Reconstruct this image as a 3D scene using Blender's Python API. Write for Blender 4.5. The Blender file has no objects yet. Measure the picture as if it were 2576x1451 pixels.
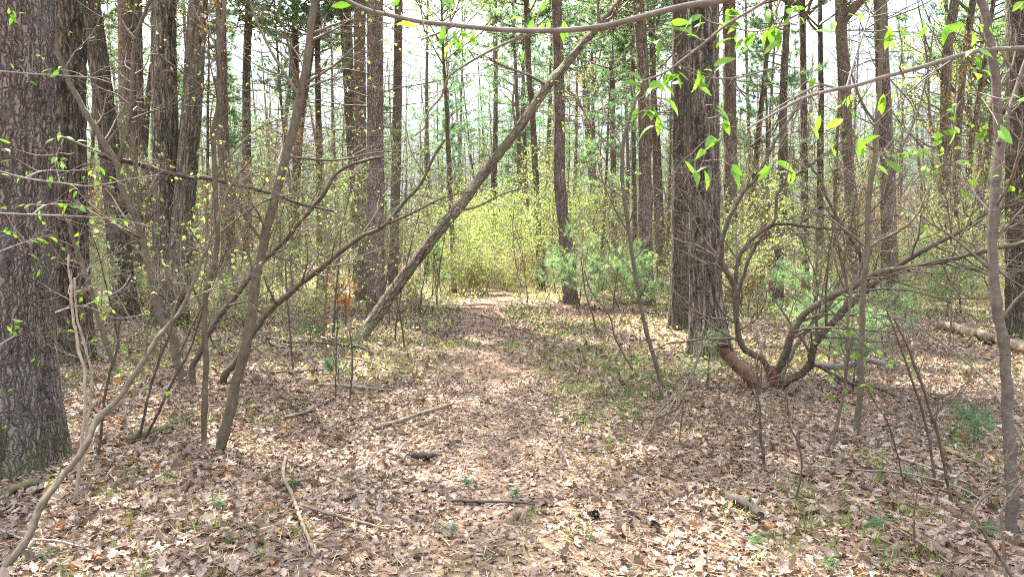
import bpy, math
import numpy as np
from mathutils import Vector

# ------------------------------------------------------------------ camera, world, sun, exposure
SC = bpy.context.scene
COL = SC.collection
FPX, CX, CY, CAMZ = 1717.0, 1288.0, 725.5, 1.55        # focal length and centre of the 2576 px wide measuring frame
PITCH = math.radians(2.84)
cam_d = bpy.data.cameras.new('camera'); cam = bpy.data.objects.new('camera', cam_d); COL.objects.link(cam)
cam_d.sensor_width = 36.0; cam_d.lens = 36.0 * FPX / 2576.0
cam_d.clip_start = 0.05; cam_d.clip_end = 1500
cam.location = (0, 0, CAMZ); cam.rotation_euler = (math.pi / 2 - PITCH, 0, 0)
cam_d.dof.use_dof = True; cam_d.dof.focus_distance = 8.0; cam_d.dof.aperture_fstop = 9.0
SC.camera = cam
SUN_EL, SUN_AZ = math.radians(54), math.radians(-26)     # azimuth clockwise from +Y (ahead of the camera)
W = bpy.data.worlds.new('World'); SC.world = W; W.use_nodes = True
wn, wl = W.node_tree.nodes, W.node_tree.links
bg = wn['Background']; sky = wn.new('ShaderNodeTexSky'); sky.sky_type = 'NISHITA'; sky.sun_disc = False
sky.sun_elevation = SUN_EL; sky.sun_rotation = SUN_AZ; sky.air_density = 1.0; sky.dust_density = 2.5; sky.ozone_density = 1.0
# broken white cloud in front of the blue
tc = wn.new('ShaderNodeTexCoord'); mp = wn.new('ShaderNodeMapping'); mp.inputs['Scale'].default_value = (1, 1, 2.6)
nz = wn.new('ShaderNodeTexNoise'); nz.inputs['Scale'].default_value = 2.3; nz.inputs['Detail'].default_value = 6
rp = wn.new('ShaderNodeValToRGB'); rp.color_ramp.elements[0].position = 0.36; rp.color_ramp.elements[1].position = 0.60
mx = wn.new('ShaderNodeMix'); mx.data_type = 'RGBA'
mx.inputs[7].default_value = (4.45, 4.6, 4.85, 1)
wl.new(tc.outputs['Generated'], mp.inputs['Vector']); wl.new(mp.outputs['Vector'], nz.inputs['Vector'])
wl.new(nz.outputs['Fac'], rp.inputs['Fac']); wl.new(rp.outputs['Color'], mx.inputs[0])
sx = wn.new('ShaderNodeSeparateXYZ'); wl.new(tc.outputs['Generated'], sx.inputs[0])
zr = wn.new('ShaderNodeMapRange'); zr.inputs[1].default_value = .12; zr.inputs[2].default_value = .85; zr.inputs[3].default_value = .19; zr.inputs[4].default_value = 1.8; wl.new(sx.outputs['Z'], zr.inputs[0])
ov = wn.new('ShaderNodeVectorMath'); ov.operation = 'SCALE'     # an overcast sky is brightest overhead
wl.new(sky.outputs['Color'], mx.inputs[6]); wl.new(mx.outputs[2], ov.inputs[0]); wl.new(zr.outputs[0], ov.inputs['Scale']); wl.new(ov.outputs[0], bg.inputs['Color'])
bg.inputs['Strength'].default_value = 0.15
sun_d = bpy.data.lights.new('sun', 'SUN'); sun_d.energy = 5.0; sun_d.angle = math.radians(0.55); sun_d.color = (1.0, 0.94, 0.83)
sun = bpy.data.objects.new('sun', sun_d); COL.objects.link(sun)
sv = Vector((math.sin(SUN_AZ) * math.cos(SUN_EL), math.cos(SUN_AZ) * math.cos(SUN_EL), math.sin(SUN_EL)))
sun.rotation_euler = sv.to_track_quat('Z', 'Y').to_euler(); sun.location = (0, 0, 60)
SC.view_settings.view_transform = 'Standard'; SC.view_settings.look = 'None'
SC.view_settings.exposure = 2.58; SC.view_settings.gamma = 1.0
SC.cycles.use_denoising = False; SC.cycles.filter_width = 1.05
SC.cycles.max_bounces = 6; SC.cycles.diffuse_bounces = 4; SC.cycles.glossy_bounces = 2; SC.cycles.transmission_bounces = 4
SC.cycles.sample_clamp_indirect = 6.0

RNG = np.random.default_rng(7)
R3 = lambda n, g=RNG: g.normal(size=(n, 3))
def nrm(a): return a / np.maximum(np.linalg.norm(a, axis=-1, keepdims=True), 1e-9)

# ------------------------------------------------------------------ measuring frame -> world
FW = np.array([0, math.cos(PITCH), -math.sin(PITCH)]); UP = np.array([0, math.sin(PITCH), math.cos(PITCH)]); RT = np.array([1.0, 0, 0])
CAM = np.array([0, 0, CAMZ])
def at(x, y, d): return CAM + FW * d + RT * ((x - CX) / FPX * d) + UP * (-(y - CY) / FPX * d)
def gdepth(y): return CAMZ / (math.sin(PITCH) + math.cos(PITCH) * (y - CY) / FPX)
_gx = lambda px, py: ((px - CX) / FPX * gdepth(py), gdepth(py) * math.cos(PITCH))
MOUNDS = [(*_gx(px, py), s, h) for px, py, s, h in ((14, 1195, .55, .10), (180, 925, .5, .10), (318, 812, .5, .08), (430, 812, .6, .10), (946, 800, .55, .10), (912, 765, .5, .08), (1436, 772, .5, .08), (1786, 905, .5, .12), (1708, 838, .45, .10), (1842, 768, .5, .08), (2574, 858, .6, .10), (2244, 785, .5, .08), (1630, 772, .5, .08), (890, 872, .4, .10), (1935, 990, .5, .05))]
def gz(x, y):
    x = np.asarray(x, float); y = np.asarray(y, float)
    z = 0.025 * np.sin(0.9 * x + 1.3) * np.sin(0.7 * y + .4) + 0.012 * np.sin(2.9 * x + .5 * y) * np.sin(2.3 * y - .6 * x)
    z = z + 0.10 * np.sin(0.16 * x + 2) * np.clip((y - 12) / 20, 0, 1) + 0.006 * np.clip(y - 26, 0, 60)
    for a, b, s, h in MOUNDS: z = z + h * np.exp(-((x - a) ** 2 + (y - b) ** 2) / (s * s))
    return z
def onground(x, y, up=0.0):
    p = at(x, y, gdepth(y)); p[2] = gz(p[0], p[1]) + up; return p

# ------------------------------------------------------------------ mesh building
class MB:
    def __init__(s): s.V = []; s.F = {3: [], 4: []}; s.M = {3: [], 4: []}; s.B = []; s.T = []; s.n = 0
    def add(s, v, quads=None, tris=None, bk=None, tint=None, mi=0):
        v = np.asarray(v, float).reshape(-1, 3); k = len(v)
        s.V.append(v)
        s.B.append(v if bk is None else np.asarray(bk).reshape(-1, 3))
        s.T.append(np.full(k, .5) if tint is None else np.asarray(tint, float).reshape(-1))
        for f, c in ((quads, 4), (tris, 3)):
            if f is not None and len(f):
                f = np.asarray(f).reshape(-1, c); s.F[c].append(f + s.n); s.M[c].append(np.full(len(f), mi))
        s.n += k
    def tubes(s, P, R, S=4, cap=False, mi=0, tint=None, rng=RNG):
        P = np.asarray(P, float); R = np.asarray(R, float)
        if P.ndim == 2: P = P[None]; R = R[None]
        N, K, _ = P.shape
        if N == 0: return
        t = nrm(np.gradient(P, axis=1)); m = nrm(t.mean(1))
        ref = np.where(np.abs(m[:, 2:3]) > .8, np.array([[0, 1.0, 0]]), np.array([[0, 0, 1.0]]))[:, None, :]
        sd = nrm(np.cross(t, np.broadcast_to(ref, t.shape))); up = np.cross(sd, t)
        th = np.arange(S) * 2 * math.pi / S
        c, sn = np.cos(th)[None, None, :, None], np.sin(th)[None, None, :, None]
        v = P[:, :, None, :] + R[:, :, None, None] * (c * sd[:, :, None, :] + sn * up[:, :, None, :])
        L = np.concatenate([np.zeros((N, 1)), np.cumsum(np.linalg.norm(np.diff(P, axis=1), axis=2), 1)], 1) + rng.uniform(0, 50, (N, 1))
        bk = np.empty((N, K, S, 3)); bk[..., 0] = R[:, :, None] * np.cos(th); bk[..., 1] = R[:, :, None] * np.sin(th); bk[..., 2] = L[:, :, None]
        base = (np.arange(N) * K * S)[:, None, None]; k = (np.arange(K - 1) * S)[None, :, None]; j = np.arange(S)[None, None, :]; j2 = (j + 1) % S
        q = np.stack([base + k + j, base + k + j2, base + k + S + j2, base + k + S + j], -1).reshape(-1, 4)
        tt = np.repeat(rng.uniform(0, 1, N) if tint is None else np.broadcast_to(tint, (N,)), K * S)
        s.add(v, quads=q, bk=bk, tint=tt, mi=mi)
        if cap:
            for e in (0, K - 1):
                for i in range(N):
                    ring = v[i, e]; vv = np.vstack([ring, P[i, e][None]])
                    s.add(vv, tris=[(a, (a + 1) % S, S) for a in range(S)], bk=np.vstack([bk[i, e], [[0, 0, L[i, e]]]]), mi=mi + (1 if cap == 2 else 0))
    def leaves(s, pos, d, nr, L, Wd, prof, curl=0.1, fold=0.15, tint=None, mi=0, fwd=0.0):
        pos = np.asarray(pos, float); N = len(pos)
        if N == 0: return
        d = nrm(d); sd = nrm(np.cross(d, nr)); n = np.cross(sd, d)
        L = np.broadcast_to(L, (N,)); Wd = np.broadcast_to(Wd, (N,)); curl = np.broadcast_to(curl, (N,)); fold = np.broadcast_to(fold, (N,))
        t = np.array([p[0] for p in prof]); h = np.array([p[1] for p in prof]); K = len(t)
        mid = pos[:, None] + d[:, None] * (L[:, None] * t)[..., None] - n[:, None] * (curl[:, None] * L[:, None] * (2 * t - .7) ** 2)[..., None]
        off = (Wd[:, None] * .5 * h)[..., None]
        lift = n[:, None] * (fold[:, None] * Wd[:, None] * h)[..., None]
        fw = d[:, None] * (fwd * L[:, None] * h)[..., None]
        v = np.stack([mid + sd[:, None] * off + lift + fw, mid, mid - sd[:, None] * off + lift + fw], 2)
        base = (np.arange(N) * K * 3)[:, None, None]; k = (np.arange(K - 1) * 3)[None, :, None]; c = np.array([0, 1])[None, None, :]
        q = np.stack([base + k + c, base + k + c + 1, base + k + c + 4, base + k + c + 3], -1).reshape(-1, 4)
        tt = RNG.uniform(0, 1, N) if tint is None else np.broadcast_to(tint, (N,))
        s.add(v, quads=q, tint=np.repeat(tt, K * 3), mi=mi)
    def blades(s, pos, d, L, w, tint=None, mi=0):
        pos = np.asarray(pos, float); N = len(pos)
        if N == 0: return
        d = nrm(d); sd = nrm(np.cross(d, R3(N)))
        L = np.broadcast_to(L, (N,))[:, None]; w = np.broadcast_to(w, (N,))[:, None]
        v = np.stack([pos + sd * w, pos - sd * w, pos + d * L], 1)
        tt = RNG.uniform(0, 1, N) if tint is None else np.broadcast_to(tint, (N,))
        s.add(v, tris=np.arange(3 * N).reshape(-1, 3), tint=np.repeat(tt, 3), mi=mi)
    def build(s, name, mats, parent=None, origin=None, smooth=True):
        me = bpy.data.meshes.new(name)
        V = np.concatenate(s.V) if s.V else np.zeros((0, 3))
        o0 = np.zeros(3) if origin is None else np.asarray(origin)
        q = np.concatenate(s.F[4]) if s.F[4] else np.zeros((0, 4), int); t = np.concatenate(s.F[3]) if s.F[3] else np.zeros((0, 3), int)
        me.vertices.add(len(V)); me.vertices.foreach_set('co', (V - o0).astype(np.float32).ravel())
        li = np.concatenate([q.ravel(), t.ravel()]).astype(np.int32)
        me.loops.add(len(li)); me.loops.foreach_set('vertex_index', li)
        me.polygons.add(len(q) + len(t))
        ls = np.concatenate([np.arange(len(q)) * 4, len(q) * 4 + np.arange(len(t)) * 3]).astype(np.int32)
        me.polygons.foreach_set('loop_start', ls)
        mi = np.concatenate([np.concatenate(s.M[c]) if s.M[c] else np.zeros(0, int) for c in (4, 3)]).astype(np.int32)
        me.polygons.foreach_set('material_index', mi)
        me.polygons.foreach_set('use_smooth', np.full(len(mi), smooth))
        me.update(calc_edges=True)
        a = me.attributes.new('bk', 'FLOAT_VECTOR', 'POINT'); a.data.foreach_set('vector', np.concatenate(s.B).astype(np.float32).ravel())
        a = me.attributes.new('tint', 'FLOAT', 'POINT'); a.data.foreach_set('value', np.concatenate(s.T).astype(np.float32))
        for m in (mats if isinstance(mats, (list, tuple)) else [mats]): me.materials.append(m)
        o = bpy.data.objects.new(name, me); COL.objects.link(o)
        if parent is not None: o.parent = parent
        else: o.location = o0
        return o
def tag(o, label=None, cat=None, group=None, kind=None):
    for k, v in (('label', label), ('category', cat), ('group', group), ('kind', kind)):
        if v: o[k] = v
    return o
def thing(name, loc, label, cat, group=None):
    o = bpy.data.objects.new(name, None); COL.objects.link(o); o.location = loc; o.empty_display_size = .2
    return tag(o, label, cat, group)
def children_of(o, table): return table.get(o.name, [])
def copy_tree(root, loc, rz, sc, label, group):
    def cp(o, parent):
        c = o.copy(); COL.objects.link(c)
        if parent is not None: c.parent = parent
        for ch in list(o.children): cp(ch, c)
        return c
    r = cp(root, None); r.location = loc; r.rotation_euler = (0, 0, rz); r.scale = (sc,) * 3
    r['label'] = label; r['group'] = group
    return r

# ------------------------------------------------------------------ materials
class NT:
    def __init__(s, name):
        s.m = bpy.data.materials.new(name); s.m.use_nodes = True; s.n = s.m.node_tree.nodes; s.l = s.m.node_tree.links
        s.b = s.n['Principled BSDF']; s.out = s.n['Material Output']
    def node(s, t, **kw):
        x = s.n.new(t)
        for k, v in kw.items(): setattr(x, k, v)
        return x
    def attr(s, name, out='Vector'):
        a = s.node('ShaderNodeAttribute', attribute_name=name); return a.outputs[out]
    def scaled(s, vec, sc):
        m = s.node('ShaderNodeMapping'); m.inputs['Scale'].default_value = sc; s.l.new(vec, m.inputs['Vector']); return m.outputs['Vector']
    def noise(s, vec, scale, detail=4, rough=.55, out='Fac'):
        x = s.node('ShaderNodeTexNoise'); x.inputs['Scale'].default_value = scale; x.inputs['Detail'].default_value = detail; x.inputs['Roughness'].default_value = rough
        s.l.new(vec, x.inputs['Vector']); return x.outputs[out]
    def ramp(s, fac, stops):
        r = s.node('ShaderNodeValToRGB'); e = r.color_ramp.elements
        while len(e) < len(stops): e.new(.5)
        for i, (p, c) in enumerate(stops): e[i].position = p; e[i].color = (*c, 1) if len(c) == 3 else c
        s.l.new(fac, r.inputs['Fac']); return r.outputs['Color']
    def mix(s, f, a, b, mode='MIX'):
        m = s.node('ShaderNodeMix', data_type='RGBA', blend_type=mode)
        for i, v in ((0, f), (6, a), (7, b)):
            if hasattr(v, 'is_linked') or hasattr(v, 'links'): s.l.new(v, m.inputs[i])
            else: m.inputs[i].default_value = v if i == 0 else (*v, 1)
        return m.outputs[2]
    def math(s, op, a, b=None, c=None):
        m = s.node('ShaderNodeMath', operation=op)
        for i, v in enumerate((a, b, c)):
            if v is None: continue
            if hasattr(v, 'links'): s.l.new(v, m.inputs[i])
            else: m.inputs[i].default_value = v
        return m.outputs[0]
    def bump(s, h, dist, strength=1.0):
        b = s.node('ShaderNodeBump'); b.inputs['Distance'].default_value = dist; b.inputs['Strength'].default_value = strength
        s.l.new(h, b.inputs['Height']); s.l.new(b.outputs['Normal'], s.b.inputs['Normal'])
    def rnd(s): return s.node('ShaderNodeObjectInfo').outputs['Random']

def bark(name, furrow, ridge, lichen, cell=26.0, stretch=.22, dist=.02, lich=.5, edge=.12, irr=.28):
    t = NT(name); v = t.attr('bk')
    w = t.node('ShaderNodeVectorMath', operation='MULTIPLY_ADD')
    nz = t.noise(v, 9, 3, .6, 'Color'); t.l.new(nz, w.inputs[0]); w.inputs[1].default_value = (.08, .08, .2); t.l.new(v, w.inputs[2])
    vs = t.scaled(w.outputs[0], (1, 1, stretch))
    vo = t.node('ShaderNodeTexVoronoi', feature='DISTANCE_TO_EDGE'); vo.inputs['Scale'].default_value = cell; t.l.new(vs, vo.inputs['Vector'])
    f = t.node('ShaderNodeMapRange'); f.inputs[1].default_value = 0; f.inputs[2].default_value = edge * 2.2; t.l.new(vo.outputs['Distance'], f.inputs[0])
    vo2 = t.node('ShaderNodeTexVoronoi', feature='DISTANCE_TO_EDGE'); vo2.inputs['Scale'].default_value = cell * .42; t.l.new(t.scaled(w.outputs[0], (1, 1, stretch * .45)), vo2.inputs['Vector'])
    f2 = t.node('ShaderNodeMapRange'); f2.inputs[1].default_value = 0; f2.inputs[2].default_value = .10; f2.inputs[3].default_value = .25; t.l.new(vo2.outputs['Distance'], f2.inputs[0])
    fine = t.noise(t.scaled(v, (1, 1, .45)), 60, 4, .7)
    mid = t.noise(t.scaled(v, (1, 1, .3)), cell * .8, 6, .72); f_ = t.math('ADD', t.math('MULTIPLY', f.outputs[0], 1 - irr), t.math('MULTIPLY', mid, irr))
    h = t.math('ADD', t.math('MULTIPLY', f_, f2.outputs[0]), t.math('MULTIPLY', fine, .7))
    c = t.ramp(t.math('MULTIPLY', h, .62), [(.27, furrow), (.46, tuple(.42 * (a + b) for a, b in zip(furrow, ridge))), (.74, ridge)])
    big = t.noise(t.scaled(v, (1, 1, .5)), 5.0, 5, .65)
    lm = t.ramp(big, [(.5, (0, 0, 0)), (.68, (lich, lich, lich))])
    c = t.mix(lm, c, lichen)
    c = t.mix(t.math('MULTIPLY', t.rnd(), .22), c, tuple(.55 * x for x in ridge))
    pz = t.node('ShaderNodeSeparateXYZ'); t.l.new(t.node('ShaderNodeNewGeometry').outputs['Position'], pz.inputs[0])
    mh = t.node('ShaderNodeMapRange'); mh.inputs[1].default_value = .45; mh.inputs[2].default_value = .0; t.l.new(pz.outputs['Z'], mh.inputs[0])
    mo = t.math('MULTIPLY', mh.outputs[0], t.ramp(t.noise(v, 8, 5, .7), [(.42, (0, 0, 0)), (.58, (.6,) * 3)])); c = t.mix(mo, c, (.085, .105, .028))
    t.l.new(c, t.b.inputs['Base Color']); t.b.inputs['Roughness'].default_value = .9; t.b.inputs['Specular IOR Level'].default_value = .2
    t.bump(h, dist); return t.m
def smooth_bark(name, c0, c1, c2, rings=0.0, dist=.002):
    t = NT(name); v = t.attr('bk'); a = t.noise(t.scaled(v, (1, 1, .6)), 30, 5, .65); b = t.noise(t.scaled(v, (1, 1, 4)), 7, 4, .6)
    c = t.ramp(a, [(.3, c0), (.55, c1), (.75, c2)])
    if rings:
        r = t.noise(t.scaled(v, (.5, .5, 9)), 22, 2, .5); c = t.mix(t.ramp(r, [(.56, (0, 0, 0)), (.66, (rings,) * 3)]), c, tuple(min(1, 1.9 * x) for x in c2))
    c = t.mix(t.ramp(b, [(.5, (0, 0, 0)), (.7, (.45,) * 3)]), c, c0)
    c = t.mix(t.math('MULTIPLY', t.attr('tint', 'Fac'), .35), c, tuple(.5 * x for x in c1))
    t.l.new(c, t.b.inputs['Base Color']); t.b.inputs['Roughness'].default_value = .75; t.b.inputs['Specular IOR Level'].default_value = .25
    t.bump(a, dist); return t.m
def leaf_mat(name, stops, trans=.45, rough=.55, tcol=1.25, jitter=.25):
    t = NT(name); c = t.ramp(t.attr('tint', 'Fac'), stops)
    c = t.mix(t.math('MULTIPLY', t.rnd(), jitter), c, tuple(.6 * x for x in stops[0][1]))
    t.l.new(c, t.b.inputs['Base Color']); t.b.inputs['Roughness'].default_value = rough; t.b.inputs['Specular IOR Level'].default_value = .3
    tr = t.node('ShaderNodeBsdfTranslucent'); sc = t.mix(1.0, c, (tcol, tcol, tcol * .75), 'MULTIPLY'); t.l.new(sc, tr.inputs['Color'])
    m = t.node('ShaderNodeMixShader'); m.inputs[0].default_value = trans
    t.l.new(t.b.outputs[0], m.inputs[1]); t.l.new(tr.outputs[0], m.inputs[2]); t.l.new(m.outputs[0], t.out.inputs['Surface']); return t.m

M = {}
M['pine_near'] = bark('bark_plated_pine', (.030, .021, .017), (.235, .188, .152), (.28, .27, .25), 40, .26, .03, .2, .10, .5)
M['pine'] = bark('bark_pine', (.03, .022, .016), (.25, .195, .15), (.25, .235, .185), 22, .25, .025, .4)
M['red'] = bark('bark_red_pine', (.045, .03, .023), (.27, .20, .158), (.28, .24, .20), 26, .3, .02, .35)
M['oak'] = bark('bark_ridged_oak', (.012, .009, .007), (.27, .215, .155), (.27, .28, .19), 17, .15, .05, .3, .17)
M['oak_dark'] = bark('bark_dark_oak', (.010, .008, .006), (.20, .152, .108), (.21, .21, .14), 19, .16, .05, .3, .17)
M['mossy'] = bark('bark_mossy', (.016, .012, .009), (.25, .185, .125), (.15, .17, .07), 26, .18, .02, .55)
M['sap'] = smooth_bark('bark_sapling', (.06, .046, .028), (.118, .093, .058), (.185, .155, .11))
M['dark'] = smooth_bark('bark_dark_stem', (.04, .028, .018), (.095, .07, .048), (.18, .145, .105))
M['cherry'] = smooth_bark('bark_cherry', (.06, .045, .035), (.125, .098, .078), (.175, .15, .125), .35)
M['grey'] = smooth_bark('bark_grey_twig', (.14, .12, .10), (.24, .21, .185), (.36, .33, .30))
M['overhead'] = smooth_bark('bark_overhead_branch', (.09, .07, .06), (.17, .14, .12), (.24, .21, .19), .2)
M['twig'] = smooth_bark('bark_twig', (.075, .055, .038), (.15, .115, .08), (.27, .22, .165))
M['tanstem'] = smooth_bark('bark_tan_brush', (.20, .155, .105), (.32, .26, .185), (.42, .36, .27))
M['orange'] = smooth_bark('bark_reddish_stem', (.12, .055, .03), (.22, .10, .055), (.30, .17, .10))
M['cutwood'] = smooth_bark('bark_stripped_red', (.085, .045, .028), (.19, .10, .062), (.27, .18, .125), 0, .012)
M['dead'] = smooth_bark('dead_wood', (.09, .06, .04), (.20, .145, .10), (.30, .24, .18), 0, .006)
M['rotten'] = smooth_bark('rotten_wood', (.03, .023, .018), (.075, .058, .045), (.14, .115, .085), 0, .008)
M['moss_wood'] = smooth_bark('mossy_dead_wood', (.06, .048, .026), (.13, .11, .05), (.19, .16, .085), 0, .008)
M['endgrain'] = smooth_bark('end_grain', (.22, .13, .07), (.34, .22, .13), (.42, .31, .2))
M['leaf'] = leaf_mat('fresh_leaf', [(0, (.09, .20, .018)), (.5, (.16, .34, .03)), (1, (.25, .42, .05))], .5, .45, 1.1)
M['speck'] = leaf_mat('yellow_green_leaf', [(0, (.23, .33, .06)), (.5, (.33, .45, .12)), (1, (.46, .53, .21))], .5, tcol=1.35, jitter=.1)
M['amber'] = leaf_mat('amber_bud', [(0, (.34, .27, .05)), (.5, (.45, .30, .07)), (1, (.46, .38, .14))], .4)
M['maple'] = leaf_mat('orange_maple_bud', [(0, (.45, .20, .07)), (.5, (.50, .30, .12)), (1, (.55, .42, .22))], .4)
M['needle'] = leaf_mat('pine_needle', [(0, (.045, .115, .045)), (.5, (.085, .185, .075)), (1, (.15, .25, .11))], .3, .5, 1.2)
M['needle_far'] = leaf_mat('pine_needle_canopy', [(0, (.11, .21, .125)), (.6, (.17, .285, .165)), (1, (.24, .33, .18))], .55, .5, 1.35)
M['needle_y'] = leaf_mat('young_pine_needle', [(0, (.17, .30, .13)), (.5, (.26, .41, .20)), (1, (.38, .50, .29))], .45, .5, 1.3)
M['needle_dead'] = leaf_mat('dead_pine_needle', [(0, (.28, .10, .03)), (.5, (.40, .17, .06)), (1, (.46, .25, .10))], .3)
M['grass'] = leaf_mat('grass_blade', [(0, (.07, .14, .02)), (.5, (.12, .21, .035)), (1, (.20, .26, .07))], .35)
M['litter'] = leaf_mat('dead_leaf', [(0, (.075, .045, .029)), (.2, (.17, .112, .074)), (.4, (.13, .086, .063)), (.58, (.25, .178, .132)), (.74, (.225, .162, .132)), (.88, (.335, .27, .215)), (.975, (.22, .145, .088)), (.988, (.30, .12, .032)), (1, (.32, .14, .042))], .16, .6, 1.1, 0)
M['straw'] = leaf_mat('dead_needle_straw', [(0, (.20, .11, .05)), (.5, (.36, .23, .12)), (1, (.50, .38, .23))], .1, .7, 1, 0)

def ground_mat(name, tones, cells):
    t = NT(name); g = t.node('ShaderNodeNewGeometry').outputs['Position']
    dn = t.noise(g, 14, 3, .6, 'Color'); w = t.node('ShaderNodeVectorMath', operation='MULTIPLY_ADD'); t.l.new(dn, w.inputs[0]); w.inputs[1].default_value = (.07, .07, 0); t.l.new(g, w.inputs[2])
    vo = t.node('ShaderNodeTexVoronoi', feature='F1'); vo.inputs['Scale'].default_value = cells; t.l.new(w.outputs[0], vo.inputs['Vector'])
    sx = t.node('ShaderNodeSeparateColor'); t.l.new(vo.outputs['Color'], sx.inputs[0])
    c = t.ramp(sx.outputs[0], tones)
    ed = t.ramp(vo.outputs['Distance'], [(.35, (1, 1, 1)), (.75, (.45, .42, .4))]); c = t.mix(1.0, c, ed, 'MULTIPLY')
    fine = t.noise(g, 60, 4, .7); c = t.mix(t.ramp(fine, [(.4, (.5,) * 3), (.6, (0,) * 3)]), c, (.12, .08, .055))
    gm = t.noise(g, .55, 5, .65); gc = t.mix(t.noise(g, 30, 3), (.10, .13, .03), (.24, .25, .08))
    gf = t.math('MULTIPLY', t.ramp(gm, [(.50, (0,) * 3), (.62, (.5,) * 3)]), t.ramp(t.noise(g, 22, 3, .7), [(.48, (0,) * 3), (.56, (1,) * 3)]))
    c = t.mix(gf, c, gc)
    t.l.new(c, t.b.inputs['Base Color']); t.b.inputs['Roughness'].default_value = .9; t.b.inputs['Specular IOR Level'].default_value = .2
    t.bump(t.math('ADD', vo.outputs['Distance'], t.math('MULTIPLY', fine, .6)), .025, .8); return t.m
TONES = [(0, (.12, .075, .05)), (.3, (.21, .14, .10)), (.55, (.17, .112, .085)), (.75, (.28, .20, .145)), (1, (.34, .265, .20))]
M['ground'] = ground_mat('forest_floor', [(p, tuple(min(1, 1.25 * x) for x in c)) for p, c in TONES], 15)
M['path'] = ground_mat('trodden_leaf_path', [(p, (c[0] * .95, c[1] * .9, c[2] * .9)) for p, c in TONES], 22)

# ------------------------------------------------------------------ growing things
def grow(st, d, L, K, wander, trop, rng=RNG):
    """N branches of K points: start, direction, length, random wander per step, pull (vector)"""
    N = len(st); P = np.empty((N, K, 3)); P[:, 0] = st; d = nrm(np.asarray(d, float)); step = (np.broadcast_to(L, (N,)) / (K - 1))[:, None]
    for k in range(1, K):
        P[:, k] = P[:, k - 1] + d * step
        d = nrm(d + rng.normal(size=(N, 3)) * wander + np.asarray(trop))
    return P
def along(P, t):
    """points and tangents at fractions t (N,m) of the polylines P (N,K,3)"""
    N, K, _ = P.shape; f = np.clip(t, 0, .9999) * (K - 1); i = f.astype(int); w = (f - i)[..., None]; r = np.arange(N)[:, None]
    a, b = P[r, i], P[r, i + 1]
    return a + (b - a) * w, nrm(b - a)
def spawn(P, R, m, t0, t1, ang, rng=RNG, flat=0.0):
    """m children per parent: starts, directions, parent radius there"""
    N, K, _ = P.shape; t = rng.uniform(t0, t1, (N, m)); p, tg = along(P, t)
    q = rng.normal(size=(N, m, 3)); q[..., 2] *= (1 - flat); q = nrm(q - (q * tg).sum(-1, keepdims=True) * tg)
    a = np.asarray(ang) * rng.uniform(.7, 1.3, (N, m, 1))
    d = np.cos(a) * tg + np.sin(a) * q
    f = np.clip(t, 0, .9999) * (K - 1); i = f.astype(int); r = R[np.arange(N)[:, None], i]
    return p.reshape(-1, 3), d.reshape(-1, 3), r.reshape(-1), t.reshape(-1)
def taper(r0, K, end=.25, p=1.0): return np.asarray(r0)[:, None] * (1 - (1 - end) * (np.linspace(0, 1, K) ** p)[None])
DIAMOND = [(0, .12), (.45, 1), (1, .08)]
OVAL = [(0, .08), (.2, .72), (.45, 1), (.72, .72), (.9, .3), (1, .05)]
OAK = [(0, .05), (.12, .12), (.24, .62), (.33, .30), (.48, 1.0), (.58, .38), (.72, .92), (.81, .40), (.93, .45), (1, .08)]
BROAD = [(0, .06), (.15, .55), (.3, .8), (.42, .6), (.58, 1.0), (.72, .6), (.86, .5), (1, .06)]
SHARD = [(0, .5), (.3, 1.0), (.65, .7), (1, .15)]
def tufts(mb, pos, d, n, L, w, spread=.9, mi=0):
    pos = np.repeat(pos, n, 0); dd = np.repeat(d, n, 0) + R3(len(pos)) * spread * .6
    mb.blades(pos + R3(len(pos)) * L * .08, dd, L * RNG.uniform(.65, 1.15, len(pos)), w, mi=mi)
def twiggery(mb, P, R, n1, len1, n2, len2, t0=.3, t1=1, ang=.9, trop=(0, 0, .06), S=3, rr=.45, n3=0, len3=.2, rmin=.0012, wander=.16):
    """two or three orders of twigs on the polylines P; returns the finest for leaves"""
    s, d, r, t = spawn(P, R, n1, t0, t1, ang)
    l = len1 * RNG.uniform(.4, 1.15, len(s)) * (1.15 - .6 * t); A = grow(s, d, l, 7, wander, trop); ra = taper(np.maximum(r * rr, rmin * 1.6), 7, .3); mb.tubes(A, ra, S + 1)
    last = A
    if n2:
        s, d, r, t = spawn(A, ra, n2, .2, 1, .8); B = grow(s, d, len2 * RNG.uniform(.4, 1.2, len(s)), 5, wander, trop); rb = taper(np.maximum(r * .55, rmin), 5, .4); mb.tubes(B, rb, S); last = B
        if n3:
            s, d, r, t = spawn(B, rb, n3, .25, 1, .8); Cc = grow(s, d, len3 * RNG.uniform(.4, 1.2, len(s)), 4, wander, trop); mb.tubes(Cc, taper(np.maximum(r * .6, rmin * .8), 4, .5), S); last = Cc
    return last
def sprinkle(mb, P, m, L, t0=.3, prof=DIAMOND, droop=.4, wd=.62, mi=0, frac=1.0, curl=.12):
    if frac < 1: P = P[RNG.uniform(size=len(P)) < frac]
    if len(P) == 0: return
    t = RNG.uniform(t0, 1, (len(P), m)); p, tg = along(P, t); p = p.reshape(-1, 3); tg = tg.reshape(-1, 3); n = len(p)
    d = nrm(tg * .5 + R3(n) * .7 + np.array([0, 0, -droop])); nr = nrm(R3(n) * .6 + np.array([0, 0, 1.0]))
    l = L * RNG.uniform(.6, 1.3, n); mb.leaves(p, d, nr, l, l * wd, prof, curl, .12, mi=mi)

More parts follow.
